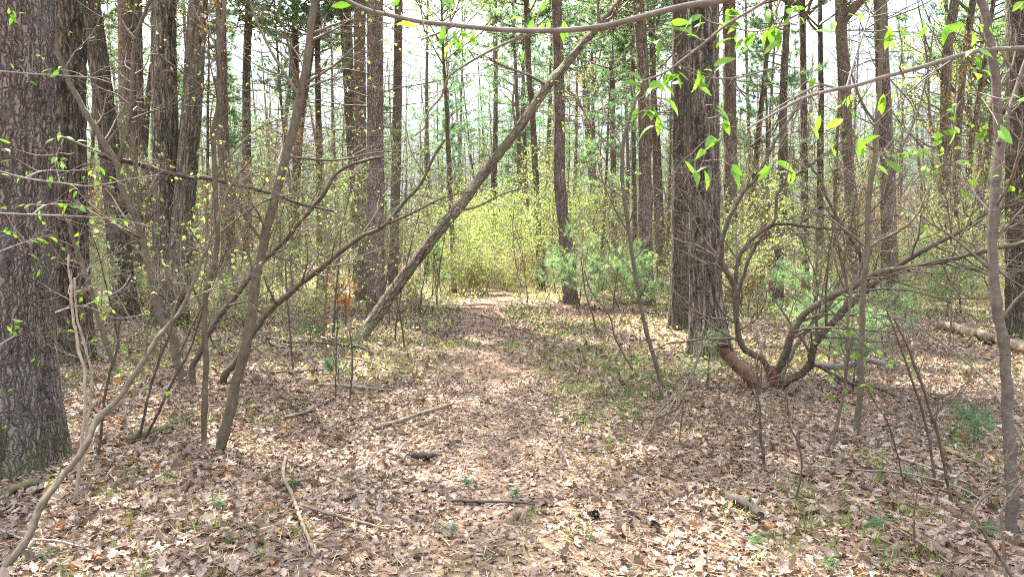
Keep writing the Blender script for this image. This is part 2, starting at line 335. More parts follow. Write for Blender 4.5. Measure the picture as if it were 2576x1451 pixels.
def vnoise(u, v, pu, seed):
    """value noise on a lattice that repeats every pu cells in u"""
    g = np.random.default_rng(seed).uniform(size=(pu, 257)); iu = np.floor(u).astype(int); iv = np.floor(v).astype(int); fu = u - iu; fv = v - iv
    fu = fu * fu * (3 - 2 * fu); fv = fv * fv * (3 - 2 * fv); a = iu % pu; b = (iu + 1) % pu; c = iv % 257; d = (iv + 1) % 257
    return (g[a, c] * (1 - fu) + g[b, c] * fu) * (1 - fv) + (g[a, d] * (1 - fu) + g[b, d] * fu) * fv
def resample(pts, n, vals=None):
    """Catmull-Rom through the points, n even samples; vals are carried along"""
    P = np.asarray(pts, float); Q = np.vstack([2 * P[0] - P[1], P, 2 * P[-1] - P[-2]]); out = []; tv = []
    for i in range(1, len(Q) - 2):
        t = np.linspace(0, 1, 9)[:-1] if i < len(Q) - 3 else np.linspace(0, 1, 9); t_ = t[:, None]
        a, b, c, d = Q[i - 1], Q[i], Q[i + 1], Q[i + 2]
        out.append(.5 * (2 * b + (c - a) * t_ + (2 * a - 5 * b + 4 * c - d) * t_ ** 2 + (3 * b - a - 3 * c + d) * t_ ** 3)); tv.append(i - 1 + t)
    X = np.vstack(out); T = np.concatenate(tv); L = np.concatenate([[0], np.cumsum(np.linalg.norm(np.diff(X, axis=0), axis=1))])
    s = np.linspace(0, L[-1], n); Y = np.stack([np.interp(s, L, X[:, k]) for k in range(3)], 1)
    if vals is None: return Y
    return Y, np.interp(np.interp(s, L, T), np.arange(len(vals)), vals)
def trunk_mesh(path, rad, S, rough, ncell, vstep, seed, flare=0.0, roots=5, lump=.05):
    """a bark-roughened trunk: path (K,3), radii (K)"""
    K = len(path); t = nrm(np.gradient(path, axis=0)); ref = np.array([0, 1.0, 0]); sd = nrm(np.cross(t, np.broadcast_to(ref, t.shape))); up = np.cross(sd, t)
    th = np.arange(S) * 2 * math.pi / S; s = np.concatenate([[0], np.cumsum(np.linalg.norm(np.diff(path, axis=0), axis=1))])
    U, Vv = np.meshgrid(th / (2 * math.pi) * ncell, s / vstep)
    a = vnoise(U + .6 * np.sin(Vv * .35), Vv, ncell, seed); b = vnoise(U * 2, Vv * 2.3, ncell * 2, seed + 1); c = vnoise(U / ncell * 6, Vv * vstep * 1.6, 6, seed + 2)
    ridge = np.clip(1 - np.abs(2 * a - 1) * 1.7, 0, 1)
    disp = -rough * ridge * (.6 + .8 * b) + rough * .5 * (b - .5)
    h = np.maximum(path[:, 2] - path[0, 2], 0)[:, None]; ph = np.random.default_rng(seed).uniform(0, 6.28)
    fl = flare * 1.35 * np.exp(-h / .30) * (.55 + .45 * np.cos(roots * th + ph + .8 * np.sin(2 * th))[None]) if flare else 0
    Rr = rad[:, None] * (1 + fl + lump * 2 * (c - .5)) + disp
    v = path[:, None] + Rr[..., None] * (np.cos(th)[None, :, None] * sd[:, None] + np.sin(th)[None, :, None] * up[:, None])
    bk = np.stack([rad[:, None] * np.cos(th), rad[:, None] * np.sin(th), np.repeat(s[:, None], S, 1) + seed * 3.7], -1)
    k = (np.arange(K - 1) * S)[:, None]; j = np.arange(S)[None]; j2 = (j + 1) % S
    mb = MB(); mb.add(v, quads=np.stack([k + j, k + j2, k + S + j2, k + S + j], -1).reshape(-1, 4), bk=bk); return mb

def pine_crown(wood, need, path, rad, z0, z1, maxlen, nl, tuft_n=10, tl=.13, tw=.006, n2=7, per=3, dead=0, zd=3.0):
    zs = path[:, 2] - path[0, 2]
    if dead:
        dead = int(dead * 3); z = RNG.uniform(zd, z0 + 1, dead); p = np.stack([np.interp(z, zs, path[:, k]) for k in range(3)], 1); az = RNG.uniform(0, 6.283, dead)
        d = np.stack([np.cos(az), np.sin(az), RNG.uniform(-.15, .3, dead)], 1); A = grow(p, d, RNG.uniform(.6, 2.9, dead), 7, .10, (0, 0, -.025)); ra = taper(RNG.uniform(.010, .022, dead), 7, .2); wood.tubes(A, ra, 4)
        s, d, r, t = spawn(A, ra, 6, .2, 1, .8, flat=.4); D = grow(s, d, RNG.uniform(.2, .9, len(s)), 4, .16, (0, 0, -.02)); rd = taper(np.maximum(r * .5, .003), 4, .4); wood.tubes(D, rd, 3); s, d, r, t = spawn(D, rd, 2, .2, 1, .8); wood.tubes(grow(s, d, RNG.uniform(.1, .35, len(s)), 3, .16, (0, 0, 0)), taper(np.full(len(s), .0025), 3, .5), 3)
    z = z0 + (z1 - z0) * RNG.uniform(0, 1, nl) ** .9; f = (z - z0) / (z1 - z0)
    p = np.stack([np.interp(z, zs, path[:, k]) for k in range(3)], 1); az = RNG.uniform(0, 6.283, nl)
    d = np.stack([np.cos(az), np.sin(az), RNG.uniform(0, .35, nl) + .3 * f], 1)
    L = maxlen * np.clip(1.05 - f ** 1.3, .12, 1) * np.clip(.45 + 2.2 * f, 0, 1) * RNG.uniform(.6, 1.15, nl)
    A = grow(p, d, L, 7, .08, (0, 0, .015)); ra = taper(.012 + .010 * L, 7, .25); wood.tubes(A, ra, 4)
    s, d, r, t = spawn(A, ra, n2, .3, 1, .75, flat=.75); B = grow(s, d, .22 * np.repeat(L, n2) * RNG.uniform(.5, 1.2, len(s)) + .15, 4, .12, (0, 0, .05)); wood.tubes(B, taper(np.maximum(r * .4, .004), 4, .4), 3)
    for P_, m in ((B, per), (A, 2)):
        t = RNG.uniform(.35, 1, (len(P_), m)); q, tg = along(P_, t); tufts(need, q.reshape(-1, 3), tg.reshape(-1, 3) + [0, 0, .35], tuft_n, tl, tw, 1.2)
def wood_crown(wood, leaf, path, rad, z0, n1, len1, n2=5, n3=5, lsize=.045, per=2, up=.07, frac=1.0, S=3):
    K = len(path); zs = path[:, 2] - path[0, 2]; t0 = float(np.interp(z0, zs, np.linspace(0, 1, K)))
    P, R = path[None], rad[None]
    s, d, r, t = spawn(P, R, n1, t0, .98, .85); A = grow(s, d, len1 * RNG.uniform(.5, 1.1, n1) * (1.2 - .6 * (t - t0) / (1 - t0)), 9, .10, (0, 0, up)); ra = taper(np.clip(r * .5, .012, .12), 9, .15); wood.tubes(A, ra, 5)
    s, d, r, t = spawn(A, ra, n2, .2, 1, .75); B = grow(s, d, .42 * len1 * RNG.uniform(.4, 1.1, len(s)), 6, .14, (0, 0, up)); rb = taper(np.maximum(r * .6, .006), 6, .25); wood.tubes(B, rb, S + 1)
    s, d, r, t = spawn(B, rb, n3, .15, 1, .75); Cc = grow(s, d, .2 * len1 * RNG.uniform(.4, 1.2, len(s)), 4, .16, (0, 0, up * .5)); wood.tubes(Cc, taper(np.maximum(r * .6, .0032), 4, .4), S)
    if leaf is not None: sprinkle(leaf, Cc, per, lsize, frac=frac)

SEED = [100]
def world_path(pts, depth=None, tip=None, wid=(10,), base_up=-.06):
    """polyline given in the measuring frame from the base up -> world points and radii"""
    d0 = gdepth(pts[0][1]) if depth is None else depth; d1 = d0 if tip is None else tip; n = len(pts)
    ds = np.linspace(d0, d1, n); P = np.array([at(x, y, d) for (x, y), d in zip(pts, ds)])
    ws = np.interp(np.linspace(0, 1, n), np.linspace(0, 1, len(wid)), wid); R = ws * .5 / FPX * ds
    return P, R
def raise_to(P, R, top, end=.35, straighten=.5):
    z = P[-1, 2]
    if top <= z + .3: return P, R
    n = max(3, int((top - z) / 1.8)); d = nrm(P[-1] - P[-2]); q = [P[-1]]; r = [R[-1]]
    for i in range(n):
        d = nrm(d + np.array([0, 0, straighten]) * .3 + np.random.default_rng(SEED[0] + i).normal(size=3) * .02); q.append(q[-1] + d * (top - z) / n / max(d[2], .4)); r.append(R[-1] * (1 - (1 - end) * (i + 1) / n))
    return np.vstack([P, q[1:]]), np.concatenate([R, r[1:]])

def big_tree(label, pts, wid, bark_m, kind, depth=None, tip=None, top=17.5, z0=10.3, flare=.35, rough=.012, S=40, limbs=(), cat='tree', name=None, spread=4.0, nl=100, dead=10, group=None, zd=2.6, lump=.05, below=.12, vrow=.05, leafm='speck', n1=20, lper=9):
    """a standing tree: trunk > (crown > foliage), and the limbs one can make out as branch"""
    SEED[0] += 1; P, R = world_path(pts, depth, tip, wid); base = P[0].copy(); base[2] = 0
    if depth is not None: P[0][2] = min(P[0][2], base[2])
    P = np.vstack([P[0] + (P[0] - P[1]) / np.linalg.norm(P[0] - P[1]) * below, P]); R = np.concatenate([[R[0]], R]); P, R = raise_to(P, R, top)
    L = np.linalg.norm(np.diff(P, axis=0), axis=1).sum(); path, rad = resample(P, int(min(320, max(40, L / vrow))), R); rad = np.maximum(rad, .012)
    root = thing(name or ('pine_tree' if kind == 'pine' else 'tree'), base, label, cat, group)
    trunk_mesh(path, rad, S, rough, max(8, int(2 * math.pi * rad[0] / .07)), .22, SEED[0], flare).build('trunk', M[bark_m], root, base)
    w, lf = MB(), MB()  # crowns mostly above the frame; needles and leaves enlarged to thicken their shade
    if kind == 'pine': pine_crown(w, lf, path, rad, z0, top, spread, nl, 14, .20, .015, 9, 3, dead, zd); lm = M['needle_far']
    else: wood_crown(w, lf, path, rad, z0, n1, spread * 1.45, 7, 6, .11 if lper > 3 else .05, lper); lm = M[leafm]
    c = w.build('crown', M['twig'], root, base); lf.build('foliage', lm, c, base)
    for lp, lw, ld in limbs:
        mb = MB(); q, r = world_path(lp, ld, ld, lw); q, r = resample(q, 14, r); mb.tubes(q, r, 7); twiggery(mb, q[None], r[None], 8, .7, 4, .3); mb.build('branch', M['twig'], root, base)
    return root

def stem(name, label, pts, wid, bark_m='sap', depth=None, tip=None, cat='sapling', limbs=(), n1=14, len1=.8, n2=5, len2=.3, leaf=None, lsize=.05, per=2, frac=1.0, group=None, top=None, t0=.3, S=10, droop=.3, n3=0, len3=.15, prof=OVAL, wander=.11, jit=.007):
    """a sapling drawn by its stem: stem, crown of twigs (> foliage), limbs as branch"""
    SEED[0] += 1; P, R = world_path(pts, depth, tip, wid); R = R * .82; base = P[0].copy(); base[2] = min(base[2], float(gz(base[0], base[1]))) if depth is None else base[2]
    P = np.vstack([P[0] - np.array([0, 0, .05]), P]); R = np.concatenate([[R[0] * 1.15], R])
    if top: P, R = raise_to(P, R, top, .2, .2)
    g = np.random.default_rng(SEED[0]); n = max(24, len(P) * 6); path, rad = resample(P, n, R)
    j = g.normal(size=(n, 3)) * jit * .5; j = (j + np.roll(j, 1, 0) + np.roll(j, 2, 0)) / 1.7; path = path + j * np.minimum(1, rad / .012)[:, None]; kn = (g.uniform(size=n) < .12) * g.uniform(.08, .28, n); rad = rad * (1 + g.normal(size=n) * .03 + kn)
    root = thing(name, base, label, cat, group); mb = MB(); mb.tubes(path, rad, S, cap=True); mb.build('stem', M[bark_m], root, base)
    w, lf = MB(), MB(); last = [twiggery(w, path[None], rad[None], int(n1 * 1.1) + 1, len1 * 1.3, n2 + 1, len2 * 1.2, t0, 1, .85, n3=n3 or 2, len3=len3, wander=wander)] if n1 else []
    for lp, lw, ld0, ld1 in limbs:
        b = MB(); q, r = world_path(lp, ld0, ld1, lw); q, r = resample(q, max(16, 6 * len(lp)), r); b.tubes(q, r, 7, cap=True); b.build('branch', M[bark_m], root, base)
        last.append(twiggery(w, q[None], r[None], max(8, n1), len1 * .8, n2 + 1, len2, .15, 1, .8, n3=2, len3=.14))
    if w.n:
        c = w.build('crown', M['grey' if bark_m == 'grey' else 'twig'], root, base)
        if leaf:
            for q in last: sprinkle(lf, q, per, lsize, prof=prof, frac=frac, droop=droop)
            if lf.n: lf.build('foliage', M[leaf], c, base)
    return root
def stick(name, label, pts, wid, mat, cat='stick', up=None, S=8, jag=.0, knots=0, group=None, twigs=0, ends=None, lift=None):
    """a stick or log lying on the litter (points measured on the ground)"""
    ps = []
    for i, (x, y) in enumerate(pts):
        p = onground(x, y); r = np.interp(i / (len(pts) - 1), np.linspace(0, 1, len(wid)), wid) * .5 / FPX * gdepth(y); p[2] += r * .8 + (.018 if mat in ('rotten', 'moss_wood') else .034) + (lift[i] if lift else 0); ps.append((p, r))
    n = max(14, 5 * len(pts)); q, r = resample(np.array([p for p, _ in ps]), n, np.array([b for _, b in ps])); SEED[0] += 1; g = np.random.default_rng(SEED[0])
    r = r * (1 + g.normal(size=n) * .06); q = q + g.normal(size=(n, 3)) * r[:, None] * .12; base = q[0].copy()
    mb = MB(); mb.tubes(q, r, S, cap=2 if ends else True)
    if twigs: twiggery(mb, q[None], r[None], twigs, .5, 3, .25, .3, 1, .7, trop=(0, 0, .0))
    for k in range(knots):
        i = g.integers(2, n - 2); d = nrm(g.normal(size=3) + [0, 0, .6]); mb.tubes(np.stack([q[i], q[i] + d * r[i] * 2.6]), np.array([r[i] * .5, r[i] * .25]), 5, cap=True)
    am = .22 * float(r.mean()) if mat in ('rotten', 'moss_wood') else .08 * float(r.mean())
    mb.V = [u + am * np.stack([np.sin(61 * u[:, 1] + 90 * u[:, 2]), np.sin(57 * u[:, 2] + 83 * u[:, 0]), np.sin(71 * u[:, 0] + 66 * u[:, 1])], 1) for u in mb.V]
    return tag(mb.build(name, [M[mat], M[ends or mat]], None, base), label, cat, group)

# ------------------------------------------------------------------ ground, path
def sheet(name, xs, ys, mat, up=0.0):
    X, Y = np.meshgrid(xs, ys, indexing='ij'); Z = gz(X, Y) + up; v = np.stack([X, Y, Z], -1); a, b = len(xs), len(ys)
    i = np.arange(a - 1)[:, None] * b; j = np.arange(b - 1)[None]
    q = np.stack([i + j, i + b + j, i + b + j + 1, i + j + 1], -1).reshape(-1, 4); mb = MB(); mb.add(v, quads=q); o = mb.build(name, mat); o['kind'] = 'structure'; return o
spread_x = np.concatenate([-np.geomspace(16, 260, 34)[::-1], np.linspace(-15.5, 15.5, 130), np.geomspace(16, 260, 34)])
spread_y = np.concatenate([-np.geomspace(4.5, 120, 16)[::-1], np.linspace(-4, 30, 180), np.geomspace(30.6, 300, 40)])
sheet('ground', spread_x, spread_y, M['ground'])
PATHD = [(1270, 1451), (1262, 1200), (1255, 1050), (1235, 950), (1215, 880), (1195, 820), (1200, 785), (1225, 768), (1262, 757)]
pc = np.vstack([[.0, -1.5, 0], [.0, 1.2, 0], *[onground(x, y) for x, y in PATHD]]); pc = resample(pc, 150)
def path_x(y): return np.interp(y, pc[:, 1], pc[:, 0])
pt = nrm(np.gradient(pc, axis=0)); pn = np.stack([pt[:, 1], -pt[:, 0], 0 * pt[:, 0]], 1)
hw = .52 + .10 * np.sin(np.arange(150) * .35) + .06 * np.sin(np.arange(150) * .93 + 1)
cols = [pc + pn * (hw * f)[:, None] for f in np.linspace(-1, 1, 9)]; v = np.stack(cols, 1); v[..., 2] = gz(v[..., 0], v[..., 1]) + .005
i = np.arange(149)[:, None] * 9; j = np.arange(8)[None]; mb = MB(); mb.add(v, quads=np.stack([i + j, i + j + 1, i + j + 10, i + j + 9], -1).reshape(-1, 4)); tag(mb.build('path', M['path']), kind='structure')

# ------------------------------------------------------------------ leaf litter, needles, grass, ground cover (nobody could count them)
def scatter(n, d0, d1, side=.86, p=1.0):
    """points spread over the ground in front of the camera between two distances"""
    y = (d0 ** (1 + p) + RNG.uniform(0, 1, n) * (d1 ** (1 + p) - d0 ** (1 + p))) ** (1 / (1 + p)); x = RNG.uniform(-1, 1, n) * (y * side + .6); return x, y
def lay(mb, n, d0, d1, L, prof, curl, lift, side=.86, fwd=.12, wd=.62, tilt=.35, p=1.0, trng=(0, 1)):
    x, y = scatter(n, d0, d1, side, p); on = np.exp(-((x - path_x(y)) / .55) ** 2); l = L * RNG.uniform(.55, 1.25, n) * (1 - .28 * on)
    z = gz(x, y) + lift * RNG.uniform(.1, 1, n) * (1 - .5 * on); a = RNG.uniform(0, 6.283, n); d = np.stack([np.cos(a), np.sin(a), RNG.normal(size=n) * tilt * .5 * (1 - .4 * on)], 1)
    nr = nrm(R3(n) * tilt * (1 - .4 * on)[:, None] + [0, 0, 1.0])
    mb.leaves(np.stack([x, y, z], 1) - nrm(d) * l[:, None] * .4, d, nr, l, l * wd * RNG.uniform(.8, 1.2, n), prof, RNG.normal(size=n) * curl, RNG.normal(size=n) * .28 + .08, tint=np.clip(RNG.uniform(trng[0], trng[1], n) - .10 * on * RNG.uniform(0, 1, n), 0, 1), fwd=fwd)
mb = MB()
lay(mb, 21000, 2.4, 8.2, .072, OAK, .16, .04, tilt=.36)
lay(mb, 9000, 2.4, 8.2, .075, BROAD, .2, .04, tilt=.42, fwd=.05, wd=.7)
lay(mb, 34000, 2.4, 8.2, .038, SHARD, .3, .045, fwd=0, tilt=.55)
lay(mb, 52000, 8.0, 19, .078, BROAD, .35, .05, fwd=0.05, tilt=.6)
lay(mb, 34000, 18, 48, .12, DIAMOND, .2, .05, fwd=0, tilt=.5, trng=(.3, 1))
tag(mb.build('leaf_litter', M['litter'], smooth=False), kind='stuff')
mb = MB(); x, y = scatter(52000, 2.5, 11); k = vnoise(x * .9 + 40, y * .9 + 40, 97, 5) > .36; x, y = x[k], y[k]; a = RNG.uniform(0, 6.283, len(x))
mb.blades(np.stack([x, y, gz(x, y) + RNG.uniform(.012, .05, len(x))], 1), np.stack([np.cos(a), np.sin(a), RNG.normal(size=len(x)) * .22], 1), RNG.uniform(.07, .13, len(x)), .0022)
tag(mb.build('fallen_needles', M['straw'], smooth=False), kind='stuff')
mb = MB(); x, y = scatter(2600, 2.6, 16, p=.6); n = len(x); a = RNG.uniform(0, 6.283, n); k = np.abs(x - path_x(y)) > .35; x, y, a = x[k], y[k], a[k]; n = len(x)
P = grow(np.stack([x, y, gz(x, y) + .03], 1), np.stack([np.cos(a), np.sin(a), RNG.normal(size=n) * .12 + .08], 1), RNG.uniform(.08, .5, n) ** 1.2, 5, .10, (0, 0, -.01)); mb.tubes(P, taper(RNG.uniform(.0012, .0042, n), 5, .4), 4)
tag(mb.build('twig_litter', M['twig']), kind='stuff')
def tuft_field(mb, x, y, nb, L, w, sp=.05):
    n = len(x); X = np.repeat(x, nb) + RNG.normal(size=n * nb) * sp; Y = np.repeat(y, nb) + RNG.normal(size=n * nb) * sp
    mb.blades(np.stack([X, Y, gz(X, Y)], 1), np.stack([RNG.normal(size=n * nb) * .35, RNG.normal(size=n * nb) * .35, np.ones(n * nb)], 1), L * RNG.uniform(.5, 1.2, n * nb), w)
mb = MB()
x, y = scatter(7500, 6.0, 24); g = vnoise(x * .8 + 60, y * .45 + 60, 97, 11) + .25 * np.exp(-((x - path_x(y) - 1.3) / .7) ** 2) + .12 * np.exp(-((x - path_x(y) + 1.2) / .6) ** 2) - .5 * np.exp(-((x - path_x(y)) / .6) ** 2); k = g > .60; tuft_field(mb, x[k], y[k], 9, .12, .0045)
for gx, gy, m in ((1900, 1360, 6), (2180, 1290, 8), (2120, 1400, 9), (2330, 1430, 9), (2050, 1250, 5), (1370, 1360, 5), (560, 1370, 5), (380, 1400, 6), (700, 1420, 5), (270, 1240, 4), (2230, 1180, 8), (2400, 1240, 7), (330, 1000, 6), (420, 1080, 5), (1520, 930, 26), (1570, 1000, 26), (1470, 990, 18), (1600, 965, 16), (1545, 1055, 14), (1500, 880, 20), (1440, 900, 16), (1480, 1110, 6), (1150, 880, 18), (1060, 870, 16), (1620, 880, 16), (1585, 905, 12), (1640, 1000, 8), (1880, 1050, 8), (2420, 1130, 10), (2470, 1100, 12), (1350, 800, 16), (1500, 820, 20), (1420, 850, 14)):
    p = onground(gx, gy); tuft_field(mb, p[0] + RNG.normal(size=m) * .2, p[1] + RNG.normal(size=m) * .28, 8, .15, .0042, .03)
x, y = scatter(900, 3.0, 7, .86); k = vnoise(x * 1.3 + 20, y * 1.3 + 20, 97, 3) > .78; tuft_field(mb, x[k], y[k], 6, .09, .003, .03)
tag(mb.build('grass', M['grass'], smooth=False), kind='stuff')
mb = MB(); x, y = scatter(46000, 8.0, 40, p=.8); g = vnoise(x * .6 + 80, y * .35 + 80, 97, 21) - .6 * np.exp(-((x - path_x(y)) / .65) ** 2) + .1 * np.clip((y - 14) / 12, 0, 1); k = g > .42; x, y = x[k], y[k]; n = len(x)
l = RNG.uniform(.022, .06, n) * (1 + .02 * y); mb.leaves(np.stack([x, y, gz(x, y) + RNG.uniform(.03, .20, n) * np.clip(y / 18, .5, 2.2)], 1), R3(n), nrm(R3(n) * .6 + [0, 0, 1]), l, l * .6, DIAMOND, .1, .1)
tag(mb.build('ground_cover', M['speck'], smooth=False), kind='stuff')

# ------------------------------------------------------------------ the trees one can make out, near to far
big_tree('massive plated-bark pine cut by the left edge, closest trunk of all', [(14, 1195), (14, 1100), (5, 900), (0, 600), (0, 300), (2, 0)], (254, 246, 240, 236, 232, 228), 'pine_near', 'pine', top=19, z0=9, S=170, rough=.017, vrow=.028, flare=.34, lump=.03, dead=6, zd=4.5, spread=3.6, nl=72)
big_tree('dark rough trunk right behind the massive pine on the left', [(180, 925), (176, 700), (172, 400), (172, 0)], (96, 88, 82, 78), 'oak_dark', 'wood', flare=.45, rough=.016, S=64, zd=3, spread=3)
big_tree('dark trunk leaning left, standing beside the twin-stemmed tree', [(318, 812), (306, 690), (288, 500), (268, 300), (226, 0)], (66, 58, 52, 48, 46), 'oak_dark', 'wood', rough=.014, S=56, flare=.4, spread=2.2, lper=4)
t_twin = big_tree('twin-stemmed tree with two dark furrowed trunks splitting near the base', [(424, 818), (422, 640), (417, 400), (410, 0)], (80, 70, 64, 58), 'oak', 'wood', rough=.016, S=64, flare=.4, spread=2.2, lper=4)
d0 = gdepth(818) - .12; P, R = world_path([(440, 800), (452, 640), (464, 500), (480, 300), (499, 0)], d0, d0 - .2, (58, 56, 50, 46)); P[0][2] -= .1; P, R = raise_to(P, R, 15); q, r = resample(P, 300, R)
o = trunk_mesh(q, r, 56, .015, 18, .22, 77, .25).build('trunk', M['oak'], t_twin, np.array(t_twin.location))
big_tree('big pine trunk rising behind the foot of the leaning tree', [(946, 800), (945, 620), (944, 300), (943, 0)], (50, 44, 42, 41), 'red', 'pine', rough=.012, S=56, flare=.42, spread=5.2, nl=210, z0=11.5, top=23, zd=3)  # its unseen crown is made extra tall, wide and dense to shade the foreground
big_tree('pale trunk half hidden behind the left side of the big pine by the leaning tree', [(912, 765), (908, 600), (906, 300), (905, 0)], (34, 31, 30, 29), 'red', 'pine', S=40, zd=3.5, spread=1.8, nl=40, dead=16)
big_tree('dark pine trunk behind, left of the pale half-hidden trunk', [(905, 745), (895, 480), (882, 300), (868, 0)], (30, 29, 28, 28), 'pine', 'pine', S=36, zd=3, dead=16, spread=1.8, nl=40)
big_tree('reddish pine trunk a step right of the big pine by the leaning tree', [(988, 758), (992, 600), (1000, 300), (1003, 0)], (26, 24, 22, 21), 'red', 'pine', S=36, zd=3, spread=1.8, nl=40, dead=14)
t_prop = big_tree('curved grey-brown pine on which the leaning tree rests its top', [(1436, 772), (1424, 620), (1408, 450), (1407, 250), (1400, 0)], (40, 33, 30, 28, 26), 'red', 'pine', S=44, rough=.008, flare=.3, zd=5, spread=2.4, nl=50)
dl = gdepth(772); 
lean = big_tree('mossy leaning tree slanting up to the right across the path view', [(890, 872), (925, 825), (1004, 712), (1094, 592), (1159, 516), (1219, 432), (1298, 332), (1378, 216), (1413, 175), (1473, 102), (1528, 40), (1570, -10)], (36, 33, 30, 27, 24, 22, 20, 18), 'mossy', 'wood', depth=gdepth(872), tip=15.5, top=7.6, z0=6.5, S=40, rough=.014, flare=.0, lump=.12, spread=.8, name='leaning_tree', below=.05, n1=5, lper=1,
    limbs=[([(1378, 216), (1330, 190), (1288, 175), (1230, 150)], (9, 5), 14.0), ([(1150, 530), (1200, 520), (1260, 490), (1330, 470)], (7, 3), 12.9), ([(1300, 330), (1290, 260), (1300, 190)], (8, 4), 13.6)])
big_tree('tall thin reddish trunk just left of the curved pine', [(1362, 735), (1355, 600), (1340, 300), (1330, 180), (1325, 0)], (19, 17, 16, 15, 15), 'red', 'pine', S=28, zd=4)
big_tree('thick far trunk with a forked top between the curved pine and the big oak', [(1504, 700), (1503, 560), (1490, 440), (1474, 250), (1462, 0)], (38, 36, 22, 17, 15), 'pine', 'wood', S=30, flare=.3)
big_tree('thin straight reddish pine, left one of the slim row before the big oak', [(1546, 715), (1545, 580), (1541, 300), (1537, 0)], (17, 16, 15, 14), 'red', 'pine', S=24, zd=4)
big_tree('slimmest pine trunk in the row before the big oak', [(1600, 722), (1597, 600), (1592, 200), (1590, 0)], (14, 13, 12, 11), 'pine', 'pine', S=24, zd=4)
big_tree('sturdy reddish pine standing left of the paired oak trunks', [(1630, 772), (1625, 600), (1618, 200), (1605, 0)], (38, 33, 30, 28), 'red', 'pine', S=40, zd=4, flare=.3)
big_tree('slender trunk squeezed between the sturdy pine and the paired oaks', [(1662, 735), (1655, 580), (1645, 250), (1638, 0)], (18, 17, 16, 15), 'red', 'pine', S=24, zd=4)
big_tree('narrower oak trunk tucked behind the left side of the main oak', [(1708, 838), (1712, 600), (1713, 300), (1712, 0)], (52, 46, 44, 42), 'oak_dark', 'wood', S=48, rough=.012, flare=.35, spread=3)
big_tree('main oak with deeply ridged bark and mossy foot right of the path', [(1786, 905), (1776, 750), (1772, 600), (1771, 300), (1768, 0)], (106, 84, 79, 75, 74), 'oak', 'wood', S=84, rough=.017, flare=.40, spread=3.2, vrow=.035)
big_tree('brown trunk showing behind the right side of the main oak', [(1842, 768), (1838, 600), (1836, 300), (1834, 0)], (38, 34, 33, 32), 'red', 'pine', S=36, zd=3)
big_tree('thick oak trunk cut by the right edge behind the cherry sapling', [(2574, 858), (2572, 600), (2568, 300), (2566, 0)], (78, 72, 66, 62), 'oak_dark', 'wood', S=60, rough=.016, flare=.4, spread=3)
big_tree('tall brown trunk in the right woods crossed by the near overhead bough', [(2244, 785), (2236, 600), (2232, 400), (2222, 200), (2215, 0)], (40, 36, 33, 31, 30), 'pine', 'pine', S=36, zd=6, flare=.3, limbs=[([(2230, 330), (2180, 280), (2140, 180), (2120, 60)], (8, 3), 18.2), ([(2232, 420), (2290, 330), (2330, 200), (2350, 60)], (7, 3), 18.2)])
big_tree('brown trunk left of the tall one in the right woods', [(2150, 742), (2145, 550), (2132, 400), (2120, 150), (2113, 0)], (34, 30, 28, 26), 'red', 'wood', S=30)
big_tree('thin grey trunk just right of the oak pair, in open sky', [(2026, 735), (2024, 500), (2021, 250), (2018, 0)], (21, 19, 17, 15), 'pine', 'wood', S=24)
big_tree('crooked grey trunk, left of a close pair toward the right edge', [(2366, 752), (2368, 600), (2378, 350), (2382, 150), (2402, 0)], (32, 28, 24, 22), 'mossy', 'wood', S=28, limbs=[([(2376, 400), (2340, 300), (2335, 180), (2320, 60)], (8, 3), 23)])
big_tree('slimmer grey trunk, right of a close pair toward the right edge', [(2400, 748), (2402, 560), (2411, 300), (2426, 150), (2448, 0)], (24, 21, 18, 16), 'mossy', 'wood', S=28)
big_tree('short leaning trunk between the grey pair and the cherry sapling', [(2432, 735), (2442, 600), (2476, 425), (2500, 250)], (28, 26, 22, 18), 'pine', 'wood', S=24, top=9, z0=6)
big_tree('pale pinkish pine trunk seen between the leaning and twin-stemmed trees', [(330, 770), (326, 450), (320, 200), (316, 0)], (44, 42, 40, 38), 'red', 'pine', S=32, zd=4, dead=8)
big_tree('narrow trunk close behind the left stem of the twin-stemmed tree', [(376, 760), (372, 500), (352, 300), (346, 0)], (26, 24, 22, 20), 'pine', 'pine', S=28, zd=3)
big_tree('reddish trunk with dark lower bark right of the twin-stemmed tree', [(575, 770), (573, 560), (560, 300), (556, 0)], (42, 34, 26, 24), 'red', 'pine', S=32, zd=3, dead=14)
big_tree('straight slim trunk behind the forked foreground sapling, left side', [(625, 742), (622, 500), (620, 200), (628, 0)], (24, 22, 20, 19), 'pine', 'pine', S=26, zd=3, dead=14)
big_tree('dark trunk behind the upper part of the forked foreground sapling', [(748, 735), (745, 500), (744, 250), (742, 0)], (20, 18, 17, 16), 'pine', 'pine', S=24, zd=3, dead=16)
big_tree('slim dark pine between the forked sapling and the big pine', [(806, 738), (804, 500), (800, 250), (798, 0)], (18, 16, 15, 14), 'pine', 'pine', S=24, zd=3, dead=16)
big_tree('thin blackish trunk at the far left end of the path clearing', [(1143, 742), (1138, 600), (1128, 400), (1122, 250)], (15, 13, 11, 9), 'mossy', 'wood', S=16, top=13, z0=7)

